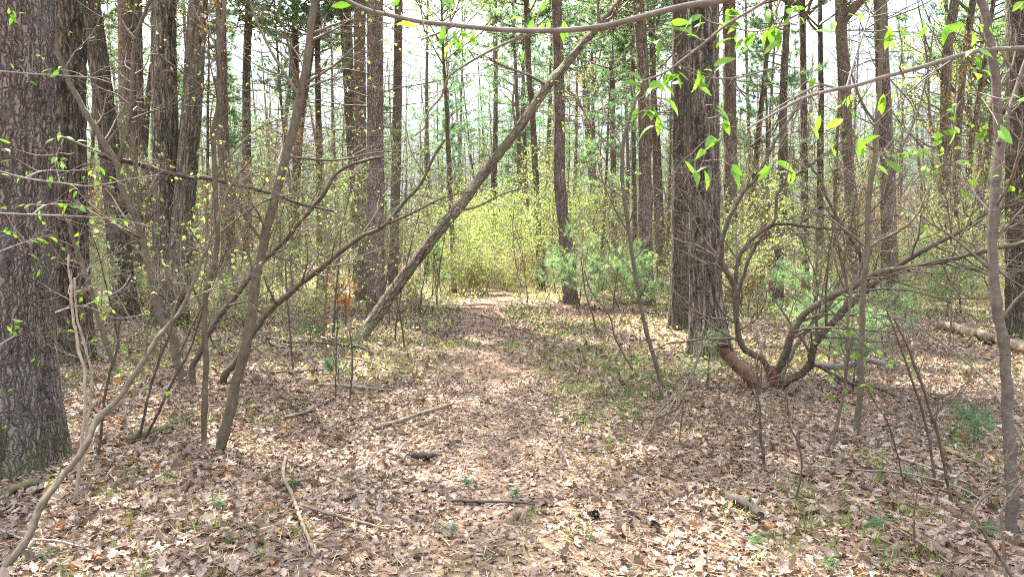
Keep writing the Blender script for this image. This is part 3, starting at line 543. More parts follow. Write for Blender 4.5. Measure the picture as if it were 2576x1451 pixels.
# ------------------------------------------------------------------ saplings and stems drawn one by one
A1 = gdepth(1145)
stem('forked_sapling', 'tallest foreground sapling, smooth olive-brown stem slanting right', [(550, 1145), (590, 985), (625, 840), (642, 700), (690, 500), (722, 390), (755, 245), (775, 120), (790, 0)], (31, 29, 27, 26, 24, 20), 'sap', n1=8, len1=.8, top=4.6, S=14, limbs=[([(755, 245), (700, 160), (672, 110), (640, 40), (620, -40)], (9, 4), A1, A1 + .5), ([(784, 85), (850, 60), (905, 50), (980, 60)], (7, 3), A1, A1 + .5), ([(762, 225), (830, 200), (890, 190)], (6, 2), A1, A1 + .4), ([(730, 395), (800, 402), (860, 402), (940, 385), (1010, 380)], (7, 3), A1, A1 + .5), ([(700, 490), (640, 520), (560, 580), (500, 640)], (6, 2.5), A1, A1 - .3)], leaf='speck', lsize=.03, frac=.2)
stem('slim_sapling', 'slim upright sapling just left of the forked foreground one', [(512, 1128), (517, 925), (514, 790), (522, 720), (543, 640), (546, 560), (543, 450), (536, 350), (550, 250), (552, 125), (566, 0)], (17, 16, 16, 15, 14, 13), 'sap', n1=10, len1=.8, top=4.8, leaf='maple', lsize=.03, frac=.25, limbs=[([(552, 118), (520, 80), (490, 30), (470, -20)], (7, 4), 5.5, 5.8), ([(543, 450), (590, 380), (640, 330), (700, 300)], (6, 2.5), 5.5, 5.9)])
stem('leaning_sapling', 'thin grey-brown stem leaning in from the bottom left corner', [(-30, 1475), (0, 1440), (65, 1355), (110, 1265), (165, 1190), (210, 1125), (240, 1060), (295, 1005), (350, 925), (390, 860), (430, 810), (470, 750), (545, 560), (575, 475), (640, 390)], (24, 22, 20, 17, 13, 9, 6), 'sap', depth=3.15, tip=5.0, n1=12, len1=.55, leaf='speck', lsize=.03, frac=.15, t0=.45, limbs=[([(430, 810), (440, 770), (462, 720)], (8, 5), 4.1, 4.2)])
stem('crooked_sapling', 'crooked mossy sapling with a dark upper fork in front of the leaning trunk', [(462, 966), (445, 900), (435, 845), (413, 818), (396, 770), (370, 650), (345, 555), (308, 480), (295, 415), (262, 360), (215, 280), (165, 185), (137, 90), (130, 0)], (24, 24, 22, 20, 19, 17, 15, 12), 'sap', n1=10, len1=1.0, leaf='leaf', lsize=.04, frac=.10, limbs=[([(295, 415), (318, 340), (330, 260), (333, 180), (340, 95), (362, 40), (384, -20)], (12, 8), 8.2, 8.3), ([(332, 300), (370, 285), (430, 265), (520, 210)], (6, 3), 8.2, 8.6), ([(345, 555), (330, 480), (345, 420), (330, 330)], (8, 5), 8.2, 8.5), ([(340, 100), (310, 60), (290, 10)], (7, 4), 8.2, 8.3)])
stem('bent_sapling', 'bent thin sapling standing between the massive pine and the crooked one', [(295, 942), (278, 892), (262, 850), (243, 790), (225, 715), (200, 650), (183, 600), (172, 555), (140, 510), (95, 430), (70, 372)], (15, 14, 12, 10, 7), 'sap', n1=12, len1=.8, leaf='leaf', lsize=.045, frac=.14)
stem('bent_sapling', 'sapling with a sharp crook at its foot, arching right behind the forked one', [(490, 976), (482, 928), (503, 886), (540, 810), (592, 745), (654, 665), (694, 628), (754, 560), (809, 494), (849, 435), (894, 412), (960, 395)], (20, 18, 15, 13, 11, 8), 'dark', n1=16, len1=.9, leaf='speck', lsize=.03, frac=.2)
stem('arching_sapling', 'long thin stem arching up right from behind the forked sapling', [(557, 972), (572, 935), (598, 905), (640, 830), (690, 772), (744, 725), (830, 655), (900, 600), (969, 565), (1020, 505), (1059, 460), (1090, 400), (1119, 350)], (22, 20, 17, 13, 10, 7), 'sap', tip=7.0, n1=12, len1=.7, leaf='speck', lsize=.03, frac=.15, limbs=[([(969, 565), (1040, 535), (1110, 500), (1190, 480)], (7, 3), 7.4, 7.4)])
stem('thin_stem', 'straight tan stem left of the leaning stem, closest of two by the massive pine', [(188, 1268), (200, 1165), (210, 1075), (215, 935), (195, 865), (180, 755), (172, 640)], (10, 9, 8, 7), 'tanstem', n1=6, len1=.4, leaf='leaf', lsize=.04, frac=.15)
stem('thin_stem', 'tan stem running beside its twin, near the foot of the massive pine', [(197, 1228), (206, 1160), (222, 1050), (230, 940), (220, 890), (195, 800), (188, 700)], (9, 8, 7, 6), 'tanstem', n1=6, len1=.4, leaf='leaf', lsize=.04, frac=.15)
stem('thin_stem', 'dark thin stem crossing behind the leaning stem at its middle', [(245, 1172), (260, 1025), (275, 940), (295, 875), (300, 800)], (8, 7, 5), 'dark', n1=8, len1=.4, leaf='leaf', lsize=.04, frac=.15)
stem('thin_stem', 'thin dark stem rising from the mossy rotten log, left one', [(345, 1122), (368, 1025), (388, 940), (430, 830), (450, 760)], (8, 7, 5), 'dark', n1=6, len1=.35)
stem('thin_stem', 'long dark stem rising from the mossy rotten log up to the slim sapling', [(350, 1128), (395, 1045), (440, 950), (480, 875), (515, 760), (560, 640)], (9, 8, 6, 4), 'dark', n1=8, len1=.4)
stem('reddish_stem', 'thin orange-brown dead stem left of the leaning tree foot', [(814, 868), (816, 800), (821, 725), (828, 640)], (9, 7, 5), 'orange', n1=8, len1=.6)
stem('thin_stem', 'small upright twig before the foot of the leaning tree', [(879, 1028), (886, 928), (884, 872), (880, 830)], (6, 5, 3), 'dark', n1=6, len1=.3)
stem('thin_stem', 'hair-thin upright stem left of the leaning tree foot, with tiny leaves', [(845, 1016), (845, 925), (848, 820), (850, 740)], (4, 4, 3), 'dark', n1=6, len1=.35, leaf='speck', lsize=.03, frac=.2)
stem('thin_stem', 'thin dark stem left of the small green pine seedling', [(736, 928), (730, 840), (722, 750), (718, 650)], (6, 5, 4), 'dark', n1=8, len1=.6, leaf='speck', lsize=.03, frac=.2)
stem('curved_sapling', 'long curved sapling standing at the right verge of the path', [(1661, 1012), (1659, 950), (1630, 850), (1608, 750), (1585, 600), (1569, 475), (1566, 390), (1572, 340), (1600, 250), (1625, 180)], (14, 13, 12, 10, 7), 'sap', n1=12, len1=.8, leaf='speck', lsize=.035, frac=.3, limbs=[([(1567, 400), (1540, 370), (1490, 320), (1450, 240)], (6, 3), 7.2, 7.5)])
stem('thin_stem', 'wispy stem leaning left beside the curved sapling', [(1605, 948), (1588, 925), (1548, 850), (1533, 795), (1488, 735), (1470, 680)], (5, 4, 3), 'dark', n1=6, len1=.35)
stem('thin_stem', 'wispy upright stem on the path verge before the young pines', [(1506, 848), (1490, 790), (1473, 735), (1462, 650)], (5, 4, 3), 'dark', n1=8, len1=.4)
stem('pale_sapling', 'slender pale-green sapling with a straight tall stem in the right half', [(2150, 1102), (2160, 1025), (2167, 925), (2172, 725), (2181, 640), (2187, 500), (2197, 425), (2210, 250), (2222, 0)], (19, 17, 16, 15, 13), 'sap', n1=12, len1=.7, top=5, leaf='leaf', lsize=.045, frac=.12)
stem('cherry_sapling', 'smooth cherry sapling with dark banded bark close by on the right', [(2546, 1345), (2541, 1125), (2533, 975), (2527, 890), (2513, 825), (2502, 725), (2498, 600), (2505, 450), (2513, 340), (2503, 200), (2488, 90), (2468, 0)], (33, 30, 28, 27, 26, 25, 24), 'cherry', n1=4, len1=.6, top=3.8, S=16, limbs=[([(2512, 360), (2532, 300), (2555, 230), (2572, 175), (2600, 100)], (14, 9), 3.75, 3.8), ([(2500, 540), (2470, 510), (2430, 460), (2400, 430)], (6, 3), 3.8, 4.2)], leaf='leaf', lsize=.05, frac=.3)
stem('thin_stem', 'lean brown stem bowing left, in front of the pale-green sapling', [(2072, 1152), (2102, 1075), (2130, 935), (2137, 775), (2150, 690)], (11, 10, 9, 6), 'sap', n1=8, len1=.6, leaf='leaf', lsize=.04, frac=.2)
stem('thin_stem', 'left of two thin dark stems slanting up left before the fallen log', [(2354, 1222), (2327, 1055), (2292, 950), (2257, 850), (2230, 780)], (8, 7, 5), 'dark', n1=8, len1=.45)
stem('thin_stem', 'right of two thin dark stems slanting up left before the fallen log', [(2392, 1268), (2367, 1125), (2332, 1005), (2282, 870), (2250, 800)], (9, 8, 5), 'dark', n1=8, len1=.45)
stem('thin_stem', 'short dark stem with twigs beside the shrub stubs', [(1923, 1176), (1913, 1075), (1908, 985), (1904, 900)], (9, 8, 5), 'dark', n1=10, len1=.45)
stem('thin_stem', 'small wavy stem in the litter below the shrub', [(1999, 1266), (2017, 1175), (2007, 1115), (1987, 1065), (1980, 1000)], (6, 6, 4), 'dark', n1=5, len1=.3)
stem('thin_stem', 'hair-thin stem slanting left below the long low limb', [(2277, 1236), (2242, 1085), (2197, 1005), (2170, 950)], (5, 4, 3), 'dark', n1=6, len1=.35, leaf='leaf', lsize=.04, frac=.2)
stem('thin_stem', 'twig with bright leaf buds standing in the litter at lower right', [(2330, 1451), (2302, 1370), (2300, 1300), (2306, 1240)], (6, 5, 4), 'dark', n1=3, len1=.12, n2=1, len2=.06, leaf='leaf', lsize=.03, frac=.12)
stem('dead_branch', 'pale bowed dead branch curving down past the cherry sapling', [(2590, 1140), (2522, 1022), (2477, 952), (2382, 870), (2277, 805), (2200, 790)], (9, 8, 6, 4), 'twig', depth=3.7, tip=5.2, cat='branch', n1=8, len1=.4)
stem('dead_branch', 'forked bare branch poking up at the bottom right corner', [(2550, 1462), (2497, 1375), (2454, 1302), (2456, 1272), (2507, 1228), (2590, 1192)], (10, 9, 8, 6), 'dark', depth=2.95, tip=3.1, cat='branch', n1=3, len1=.25)
stem('dead_branch', 'second bare branch standing right of the forked one in the bottom right corner', [(2532, 1462), (2524, 1380), (2522, 1285), (2545, 1240), (2590, 1190)], (9, 8, 6), 'dark', depth=3.0, tip=3.3, cat='branch', n1=3, len1=.25)
stem('dead_branch', 'thin pale fallen branch reaching diagonally to the lower right corner', [(2590, 1282), (2504, 1275), (2412, 1225), (2282, 1190), (2147, 1180), (2022, 1170)], (5, 5, 4), 'grey', depth=3.95, tip=4.95, cat='branch', n1=8, len1=.35)
stem('dead_branch', 'dead twiggy branch propped from the litter up to the oak foot', [(1568, 1172), (1608, 1140), (1636, 1075), (1668, 1025), (1723, 975), (1757, 895), (1768, 835), (1772, 780)], (5, 7, 8, 7, 6), 'dark', depth=gdepth(1172), tip=8.0, cat='branch', n1=10, len1=.45, limbs=[([(1650, 1052), (1700, 1030), (1718, 1005), (1712, 1080), (1706, 1150)], (5, 3), 5.7, 5.5), ([(1700, 1000), (1680, 1040), (1660, 1080), (1600, 1100)], (5, 3), 6.2, 5.8)])
stem('dead_branch', 'broken dead limb hung across the crooked sapling toward the forked one', [(252, 390), (290, 402), (330, 408), (425, 436), (480, 446), (535, 452), (644, 476), (694, 490), (760, 515), (840, 530)], (16, 15, 15, 13, 10, 6), 'rotten', depth=8.12, tip=9.6, cat='branch', n1=8, len1=.7)

# the many-stemmed shrub on the right, its cut stubs and sprawling limbs
dS = gdepth(990); base = at(1935, 990, dS); base[2] = gz(base[0], base[1])
shrub = thing('sprawling_shrub', base, 'sprawling many-stemmed shrub with sawn reddish stubs and arching bare limbs', 'shrub')
SH = [('stub', 'cutwood', [(1925, 992), (1905, 972), (1885, 948), (1850, 915), (1822, 885), (1820, 862)], (36, 34, 31, 28, 30), 0, -.1), ('stub', 'cutwood', [(1944, 995), (1946, 965), (1949, 918)], (22, 18, 17), 0, -.15),
 ('limb', 'sap', [(1945, 990), (1958, 930), (1977, 890), (1997, 828), (2032, 782), (2082, 752), (2142, 722), (2212, 685), (2282, 674), (2382, 655), (2482, 630), (2576, 612), (2640, 590)], (26, 22, 19, 17, 15, 13), 0, -1.6),
 ('limb', 'dark', [(1950, 992), (1972, 965), (2007, 945), (2037, 918), (2050, 865), (2085, 822), (2142, 765), (2215, 700), (2290, 650), (2352, 615), (2432, 575), (2482, 540), (2580, 503)], (24, 22, 20, 16, 12, 8), 0, -1.2),
 ('broken_limb', 'grey', [(2030, 925), (2050, 915), (2097, 923), (2142, 916), (2182, 905), (2226, 916)], (17, 15, 16, 13), 0, -.3),
 ('limb', 'dark', [(2040, 925), (2060, 918), (2127, 960), (2212, 977), (2282, 1005), (2372, 1025), (2472, 1040), (2580, 1042)], (11, 10, 9, 7), 0, -.9),
 ('limb', 'dark', [(1940, 985), (1926, 912), (1868, 872), (1852, 800), (1848, 725), (1818, 662), (1816, 612), (1830, 560), (1865, 490), (1900, 450), (1960, 340), (2020, 250)], (20, 18, 16, 14, 10, 7), .1, -.2),
 ('limb', 'dark', [(1852, 800), (1850, 700), (1863, 640), (1893, 600), (1945, 560), (1952, 520), (1955, 490), (1982, 458), (2060, 400), (2140, 340)], (12, 11, 9, 6), .2, .3),
 ('limb', 'dark', [(2085, 825), (2140, 740), (2167, 650), (2122, 575), (2082, 500), (2062, 450), (2010, 380)], (11, 10, 8, 5), -.1, .3),
 ('limb', 'dark', [(1852, 760), (1890, 640), (1947, 566), (2040, 572), (2132, 576), (2197, 555), (2260, 540)], (10, 9, 7, 5), .3, .5),
 ('limb', 'sap', [(1960, 975), (1985, 900), (2030, 830), (2090, 760), (2120, 690), (2190, 620), (2290, 560), (2340, 470)], (14, 12, 10, 6), .4, .8)]
w, lf = MB(), MB()
for nm, mt, pts, wd, da, db in SH:
    q, r = world_path(pts, dS + da, dS + db, [x * (.84 if nm == 'limb' else 1) for x in wd]); q, r = resample(q, 6 * len(pts), r); g = np.random.default_rng(len(pts) * 7); q[1:] += g.normal(size=(len(q) - 1, 3)) * .004; r = r * (1 + g.normal(size=len(r)) * .04)
    b = MB(); b.tubes(q, r, 12, cap=2); b.build(nm, [M[mt], M['endgrain']], shrub, base)
    if nm == 'limb':
        last = twiggery(w, q[None], r[None], 20, 1.4, 5, .6, .2, 1, .9, trop=(.02, 0, .01), n3=2, len3=.28, wander=.17, rmin=.0016)
        sprinkle(lf, last, 1, .03, frac=.012, prof=OVAL)
c = w.build('crown', M['twig'], shrub, base); lf.build('foliage', M['leaf'], c, base)

# ------------------------------------------------------------------ leafy branches hanging into the picture from close by
def overhang(label, mains, spots, wid, mat='overhead', leaf='leaf', lsize=.062, nleaf=5, depth=1.8, twigs=5, tl=.2, loose=0, group=None):
    base = at(*mains[0][0][0], mains[0][1]); root = thing('overhanging_branch', base, label, 'branch', group); lf, w = MB(), MB()
    for i, (pts, d0, d1, wd) in enumerate(mains):
        P, R = world_path(pts, d0, d1, wd); q, r = resample(P, 6 * len(pts), R); b = MB(); b.tubes(q, r, 10, cap=True); b.build('bough' if i == 0 else 'side_branch', M[mat], root, base)
        if twigs:
            L = twiggery(w, q[None], r[None], twigs, tl, 2, tl * .5, .1, 1, .7, trop=(0, 0, -.02), rmin=.0008)
            if loose: sprinkle(lf, L, loose, lsize * .8, prof=OVAL, droop=.5, frac=.6)
    allp = np.concatenate([resample(world_path(p, a, b_, w_)[0], 60) for p, a, b_, w_ in mains])
    for x, y, *k in spots:
        p = at(x, y, k[0] if k else depth); j = np.argmin(np.linalg.norm(allp - p, axis=1)); s = allp[j]; dist = np.linalg.norm(p - s)
        mid = (s + p) / 2 + R3(1)[0] * .1 * dist; q = resample(np.stack([s, mid, p]), 8); w.tubes(q, np.linspace(.0022, .0012, 8), 4)
        n = max(1, int(nleaf * .7) + RNG.integers(-1, 2)); out = nrm((p - s)[None] + 1e-4); d = nrm(out * .6 + R3(n) * .65 + [0, 0, -.55]); nr = nrm(R3(n) * .6 + [0, -.5, .8]); l = lsize * RNG.uniform(.6, 1.25, n)
        lf.leaves(p + R3(n) * .012, d, nr, l, l * RNG.uniform(.28, .44, n), OVAL, RNG.uniform(.02, .14, n), RNG.uniform(-.1, .25, n))
    if w.n: cr = w.build('crown', M['twig'], root, base)
    if lf.n: lf.build('foliage', M[leaf], cr if w.n else root, base)
    return root
overhang('bare arched bough sweeping across the top edge, closest branch of all', [([(1850, -12), (1825, 0), (1738, 13), (1663, 30), (1588, 50), (1513, 67), (1413, 77), (1288, 77), (1200, 70), (1144, 64), (1069, 57), (994, 42), (924, 25), (860, -6)], 1.35, 1.5, (17, 15, 14, 13, 12, 11, 8)), ([(1360, 78), (1290, 102), (1230, 130), (1169, 165), (1129, 195), (1109, 245), (1079, 280), (1069, 320), (1044, 340)], 1.42, 1.6, (7, 6, 5, 4)), ([(1144, 64), (1100, 85), (1060, 100)], 1.45, 1.5, (7, 4))],
    [(1160, 90), (1175, 120), (1065, 70), (1110, 80), (1232, 15), (1275, 30), (1310, 100), (1350, 55), (1360, 25), (925, 10), (955, 18), (1130, 20), (1420, 60), (1150, 105), (1000, 5)], 1, depth=1.45, lsize=.036, nleaf=3, twigs=3, tl=.12)
overhang('long grey bough reaching in from the right edge, hung with bright leaves', [([(2620, 122), (2576, 122), (2472, 127), (2407, 142), (2332, 165), (2232, 192), (2147, 217), (2097, 226), (2020, 248), (1932, 295), (1870, 330)], 2.3, 2.0, (13, 12, 11, 10, 8, 4)), ([(2110, 224), (2060, 215), (2000, 245), (1950, 275)], 2.15, 2.2, (6, 4)), ([(2232, 192), (2300, 280), (2260, 350), (2220, 400)], 2.2, 2.3, (4, 2)), ([(2130, 220), (2150, 150), (2180, 60), (2200, -10)], 2.15, 2.3, (5, 4)), ([(2020, 248), (1990, 330), (1990, 400), (1975, 450)], 2.05, 2.1, (4, 2)), ([(2407, 142), (2460, 230), (2510, 310)], 2.3, 2.4, (4, 2))],
    [(1975, 455), (2000, 430), (2060, 290), (2040, 330), (2140, 240), (2110, 300), (2220, 250), (2205, 340), (2225, 400), (2135, 285), (2055, 205), (2510, 315), (2500, 60), (2450, 110), (2350, 50), (2420, 120), (2230, 75), (2160, 45), (2255, 100), (2300, 50), (2380, 75), (2100, 60), (2150, 350), (1945, 420), (2400, 330), (2560, 90), (2560, 240), (2460, 170), (2090, 390)], 1, depth=2.2, lsize=.058, nleaf=4, twigs=7, tl=.32)
overhang('thin twig dangling clusters of bright green leaves before the main oak', [([(1960, -20), (1900, 20), (1825, 65), (1770, 110), (1718, 150), (1668, 185), (1600, 210), (1575, 220)], 1.75, 1.9, (8, 7, 5, 3)), ([(1960, 170), (1932, 175), (1860, 195), (1788, 197), (1723, 175), (1670, 110), (1633, 75)], 1.9, 1.9, (5, 4, 3)), ([(1788, 197), (1770, 260), (1785, 330), (1760, 430), (1745, 455)], 1.9, 1.95, (3, 2)), ([(1668, 185), (1640, 240), (1630, 290)], 1.87, 1.9, (3, 2)), ([(1825, 65), (1900, 80), (1990, 60)], 1.8, 1.8, (4, 2))],
    [(1640, 215), (1665, 225), (1685, 205), (1610, 210), (1700, 190), (1645, 290), (1625, 285), (1740, 185), (1770, 195), (1800, 120), (1800, 150), (1798, 265), (1810, 290), (1795, 350), (1780, 365), (1750, 445), (1775, 420), (1835, 415), (1860, 60), (1890, 90), (1740, 65), (1765, 40), (1720, 80), (1650, 105), (1930, 25), (1945, 60), (1960, 85), (1840, 30), (1990, 35), (2010, 15), (1690, 55)], 1, depth=1.85, lsize=.052, nleaf=5, twigs=3, tl=.16)
for lab, ms, sp in (('pale upper twig crossing the massive pine trunk from the left edge', [([(-20, 178), (80, 186), (180, 192), (250, 200), (330, 230)], 2.6, 3.0, (4, 3, 2))], [(30, 30, 2.7), (45, 50, 2.7), (28, 160, 2.7), (48, 165, 2.7), (110, 146, 2.8), (75, 198, 2.8), (145, 175, 2.9)]),
 ('pale twig at mid height with leaf clusters over the massive pine', [([(-20, 425), (60, 448), (150, 460), (230, 468), (330, 450), (400, 440)], 2.6, 3.1, (5, 4, 2)), ([(60, 448), (110, 430), (180, 430), (240, 425)], 2.7, 3.0, (3, 2)), ([(150, 460), (140, 400), (160, 350)], 2.8, 2.9, (3, 2))], [(130, 345), (155, 335), (170, 350), (145, 400), (120, 370), (195, 355), (45, 445), (75, 440), (115, 440), (150, 440), (145, 405), (195, 478), (240, 445), (270, 450), (310, 432), (25, 372), (40, 400)]),
 ('lowest leafy twig crossing the massive pine from the left edge', [([(-20, 536), (80, 540), (200, 545), (300, 552), (380, 570)], 2.6, 3.1, (5, 4, 2)), ([(80, 540), (120, 515), (200, 515)], 2.7, 2.9, (3, 2)), ([(-20, 640), (60, 610), (130, 590)], 2.7, 2.9, (3, 2))], [(45, 520), (105, 515), (100, 525), (160, 515), (195, 525), (10, 530), (20, 580), (40, 580), (90, 590), (75, 615), (110, 560), (230, 540), (265, 560), (95, 680), (25, 820)])):
    overhang(lab, ms, sp, 1, mat='grey', depth=2.8, lsize=.042, nleaf=3, twigs=5, tl=.22)
overhang('leafy lower twig spreading past the foot of the massive pine', [([(-20, 880), (60, 830), (130, 790), (210, 770), (290, 800), (370, 790)], 4.3, 6.4, (6, 5, 3)), ([(130, 790), (170, 850), (260, 870)], 5.3, 6, (4, 2)), ([(210, 770), (300, 730), (330, 690)], 5.6, 6.2, (4, 2))], [(145, 830, 5.4), (165, 800, 5.4), (205, 790, 5.6), (280, 770, 5.9), (320, 830, 6), (350, 850, 6), (365, 840, 6), (300, 880, 6), (205, 720, 5.7), (240, 700, 5.8), (310, 690, 6), (330, 680, 6), (170, 770, 5.5), (140, 880, 5.5), (230, 860, 5.7), (380, 800, 6.2), (260, 730, 5.8)], 1, mat='grey', depth=5.6, lsize=.055, nleaf=4, twigs=5, tl=.4)

# ------------------------------------------------------------------ sticks, logs and bits on the ground
stick('fallen_stick', 'pale bare stick lying on the left verge of the path', [(944, 1087), (1000, 1072), (1060, 1050), (1134, 1025)], (13, 12, 9), 'dead', knots=2)
stick('fallen_stick', 'long crooked grey stick pointing at the camera at lower left', [(719, 1165), (713, 1215), (734, 1262), (759, 1330), (795, 1412)], (8, 10, 10, 8), 'dead', knots=3)
stick('fallen_stick', 'thin tan stick running right from the long crooked one', [(764, 1290), (869, 1320), (979, 1350)], (7, 8, 7), 'dead')
stick('fallen_stick', 'dark thin stick lying across the middle of the path', [(1115, 1265), (1200, 1268), (1290, 1270), (1345, 1276)], (8, 9, 6), 'rotten', knots=1)
stick('bark_chunk', 'short dark chunk of rotten wood lying on the path', [(1036, 1152), (1070, 1153), (1110, 1148)], (15, 17, 10), 'rotten', cat='wood chunk', ends='endgrain')
stick('rotten_log', 'short dark rotten log half sunk in the leaves at lower right', [(1828, 1264), (1873, 1280), (1916, 1312)], (20, 26, 20), 'rotten', cat='log', knots=2)
stick('fallen_log', 'pale fallen log lying near the right edge behind the cherry sapling', [(2368, 832), (2432, 850), (2512, 874), (2600, 905)], (24, 26, 28), 'dead', cat='log', S=14, ends='endgrain')
stick('rotten_log', 'small mossy log beside the foot of the massive pine', [(8, 1268), (50, 1254), (96, 1238)], (20, 22, 17), 'moss_wood', cat='log')
stick('rotten_log', 'mossy rotten log under the dark thin stems at left', [(318, 1128), (370, 1112), (442, 1090)], (18, 22, 15), 'moss_wood', cat='log', knots=2)
stick('fallen_stick', 'straight weathered stick left of the path, farther of two parallel ones', [(690, 946), (760, 942), (826, 936)], (8, 8, 6), 'dead', twigs=4)
stick('fallen_stick', 'straight weathered stick left of the path, nearer of two parallel ones', [(800, 978), (890, 985), (986, 992)], (8, 9, 7), 'dead', twigs=4)
stick('fallen_stick', 'dark branch lying behind the pine seedling toward the leaning tree foot', [(640, 852), (740, 862), (884, 878), (950, 895)], (8, 8, 6), 'rotten', twigs=6)
stick('fallen_stick', 'thin olive stick lying left of the path below the parallel sticks', [(894, 1022), (980, 1016), (1070, 1004)], (5, 6, 4), 'moss_wood', twigs=3)
stick('fallen_stick', 'broken stub of branch lying in the left litter', [(716, 1066), (750, 1058), (786, 1044)], (9, 10, 7), 'dead', knots=1)
stick('fallen_stick', 'tiny pale stick lying right of the path centre', [(1740, 1214), (1765, 1220), (1790, 1232)], (6, 6, 5), 'dead')
stick('fallen_stick', 'mossy stick sloping toward the cherry sapling foot', [(2377, 1145), (2462, 1185), (2528, 1212)], (13, 13, 10), 'moss_wood', knots=1)
stick('fallen_stick', 'long dark branch lying left of the cherry sapling', [(2222, 1094), (2332, 1072), (2410, 1055), (2480, 1046)], (9, 9, 7), 'rotten', twigs=4)
stick('fallen_stick', 'bare twiggy stick lying on the dark ground left of the path', [(870, 905), (920, 915), (990, 940), (1060, 955)], (5, 6, 4), 'dead', twigs=8)
stick('fallen_stick', 'long thin stick lying in front of the sprawling shrub', [(1840, 1120), (1950, 1095), (2060, 1110), (2180, 1130)], (5, 6, 4), 'rotten', twigs=4)
stick('fallen_stick', 'thin stick lying at the far end of the path', [(1180, 776), (1215, 774), (1255, 778)], (4, 4, 3), 'dead')
stick('fallen_stick', 'pale thin stick near the lower left edge, crossing the leaning stem foot', [(-10, 1345), (60, 1368), (140, 1374), (225, 1396)], (6, 6, 5), 'grey')
stick('fallen_stick', 'tan twig in the bottom right litter, pointing to the corner', [(2180, 1310), (2290, 1370), (2400, 1440)], (6, 6, 5), 'dead', twigs=4)
stick('fallen_stick', 'grey stick lying behind the dark stems near the right trunk', [(2250, 1165), (2330, 1190), (2430, 1225)], (5, 6, 4), 'grey', twigs=3)
def pine_cone(label, x, y):
    p = onground(x, y, .03); mb = MB(); a = RNG.uniform(0, 6.283); ax = np.array([math.cos(a), math.sin(a), .15]); ax = nrm(ax)
    mb.tubes(p + ax * np.linspace(-.035, .035, 6)[:, None], np.array([.004, .013, .016, .015, .010, .003]), 8, cap=True)
    t = np.repeat(np.linspace(-.032, .030, 9), 8); th = np.tile(np.arange(8) * .785, 9) + np.repeat(np.arange(9) * .39, 8); s = nrm(np.cross(ax, [0, 0, 1.0])); u = np.cross(s, ax); rad = np.cos(th)[:, None] * s + np.sin(th)[:, None] * u
    mb.leaves(p + ax * t[:, None] + rad * .010, rad + ax * .55, ax[None] + 0 * rad, .020, .016, OVAL, -.1, .1); return tag(mb.build('pine_cone', M['rotten'], None, p), label, 'pine cone')
pine_cone('dark pine cone lying in the leaves at lower middle right', 1645, 1330)
pine_cone('dark pine cone in the leaves left of the short rotten log', 1495, 1305)
def sprig(label, x, y, k=4, L=.10, mat='needle'):
    p = onground(x, y, .045); base = p.copy(); mb = MB(); a = RNG.uniform(0, 6.283); d = np.array([math.cos(a), math.sin(a), .12]); P = grow(np.repeat(p[None], k, 0), nrm(d + R3(k) * .3 * [1, 1, .2]), .10, 4, .1, (0, 0, 0)); w = MB(); w.tubes(P, taper(np.full(k, .003), 4, .5), 4)
    root = w.build('pine_sprig', M['twig'], None, base); t = RNG.uniform(.6, 1, (k, 3)); q, tg = along(P, t); tufts(mb, q.reshape(-1, 3), tg.reshape(-1, 3) + [0, 0, .02], 6, L, .0016, .45); mb.build('needle_tuft', M[mat], root); root.children[0].location = (0, 0, 0)
    for c in root.children: c.data.transform(__import__('mathutils').Matrix.Translation(-Vector(base)))
    return tag(root, label, 'pine sprig', 'green pine sprigs fallen on the litter')
for lab, x, y in (('fallen green pine sprig in the litter under the forked sapling', 410, 1205), ('fallen pine sprig beside the long crooked stick', 765, 1225), ('fallen pine sprig above the dark thin stick on the path', 1140, 1220), ('fallen pine sprig right of the dark thin stick on the path', 1310, 1245), ('pale green pine sprig near the bottom edge right of centre', 1155, 1375), ('fallen pine sprig at the bottom left corner', 55, 1440), ('fallen pine sprig in front of the short rotten log', 1855, 1365), ('bright pine sprig lying at the cherry sapling foot', 2440, 1335), ('fallen pine sprig at the bottom right beside the bare twig', 2110, 1430), ('dull pine sprig lying left of the forked branch corner', 2150, 1345), ('pine sprig on the leaves below the mossy sloping stick', 2300, 1225), ('small pine sprig lying left of the thin tan stick', 510, 1290)): sprig(lab, x, y)

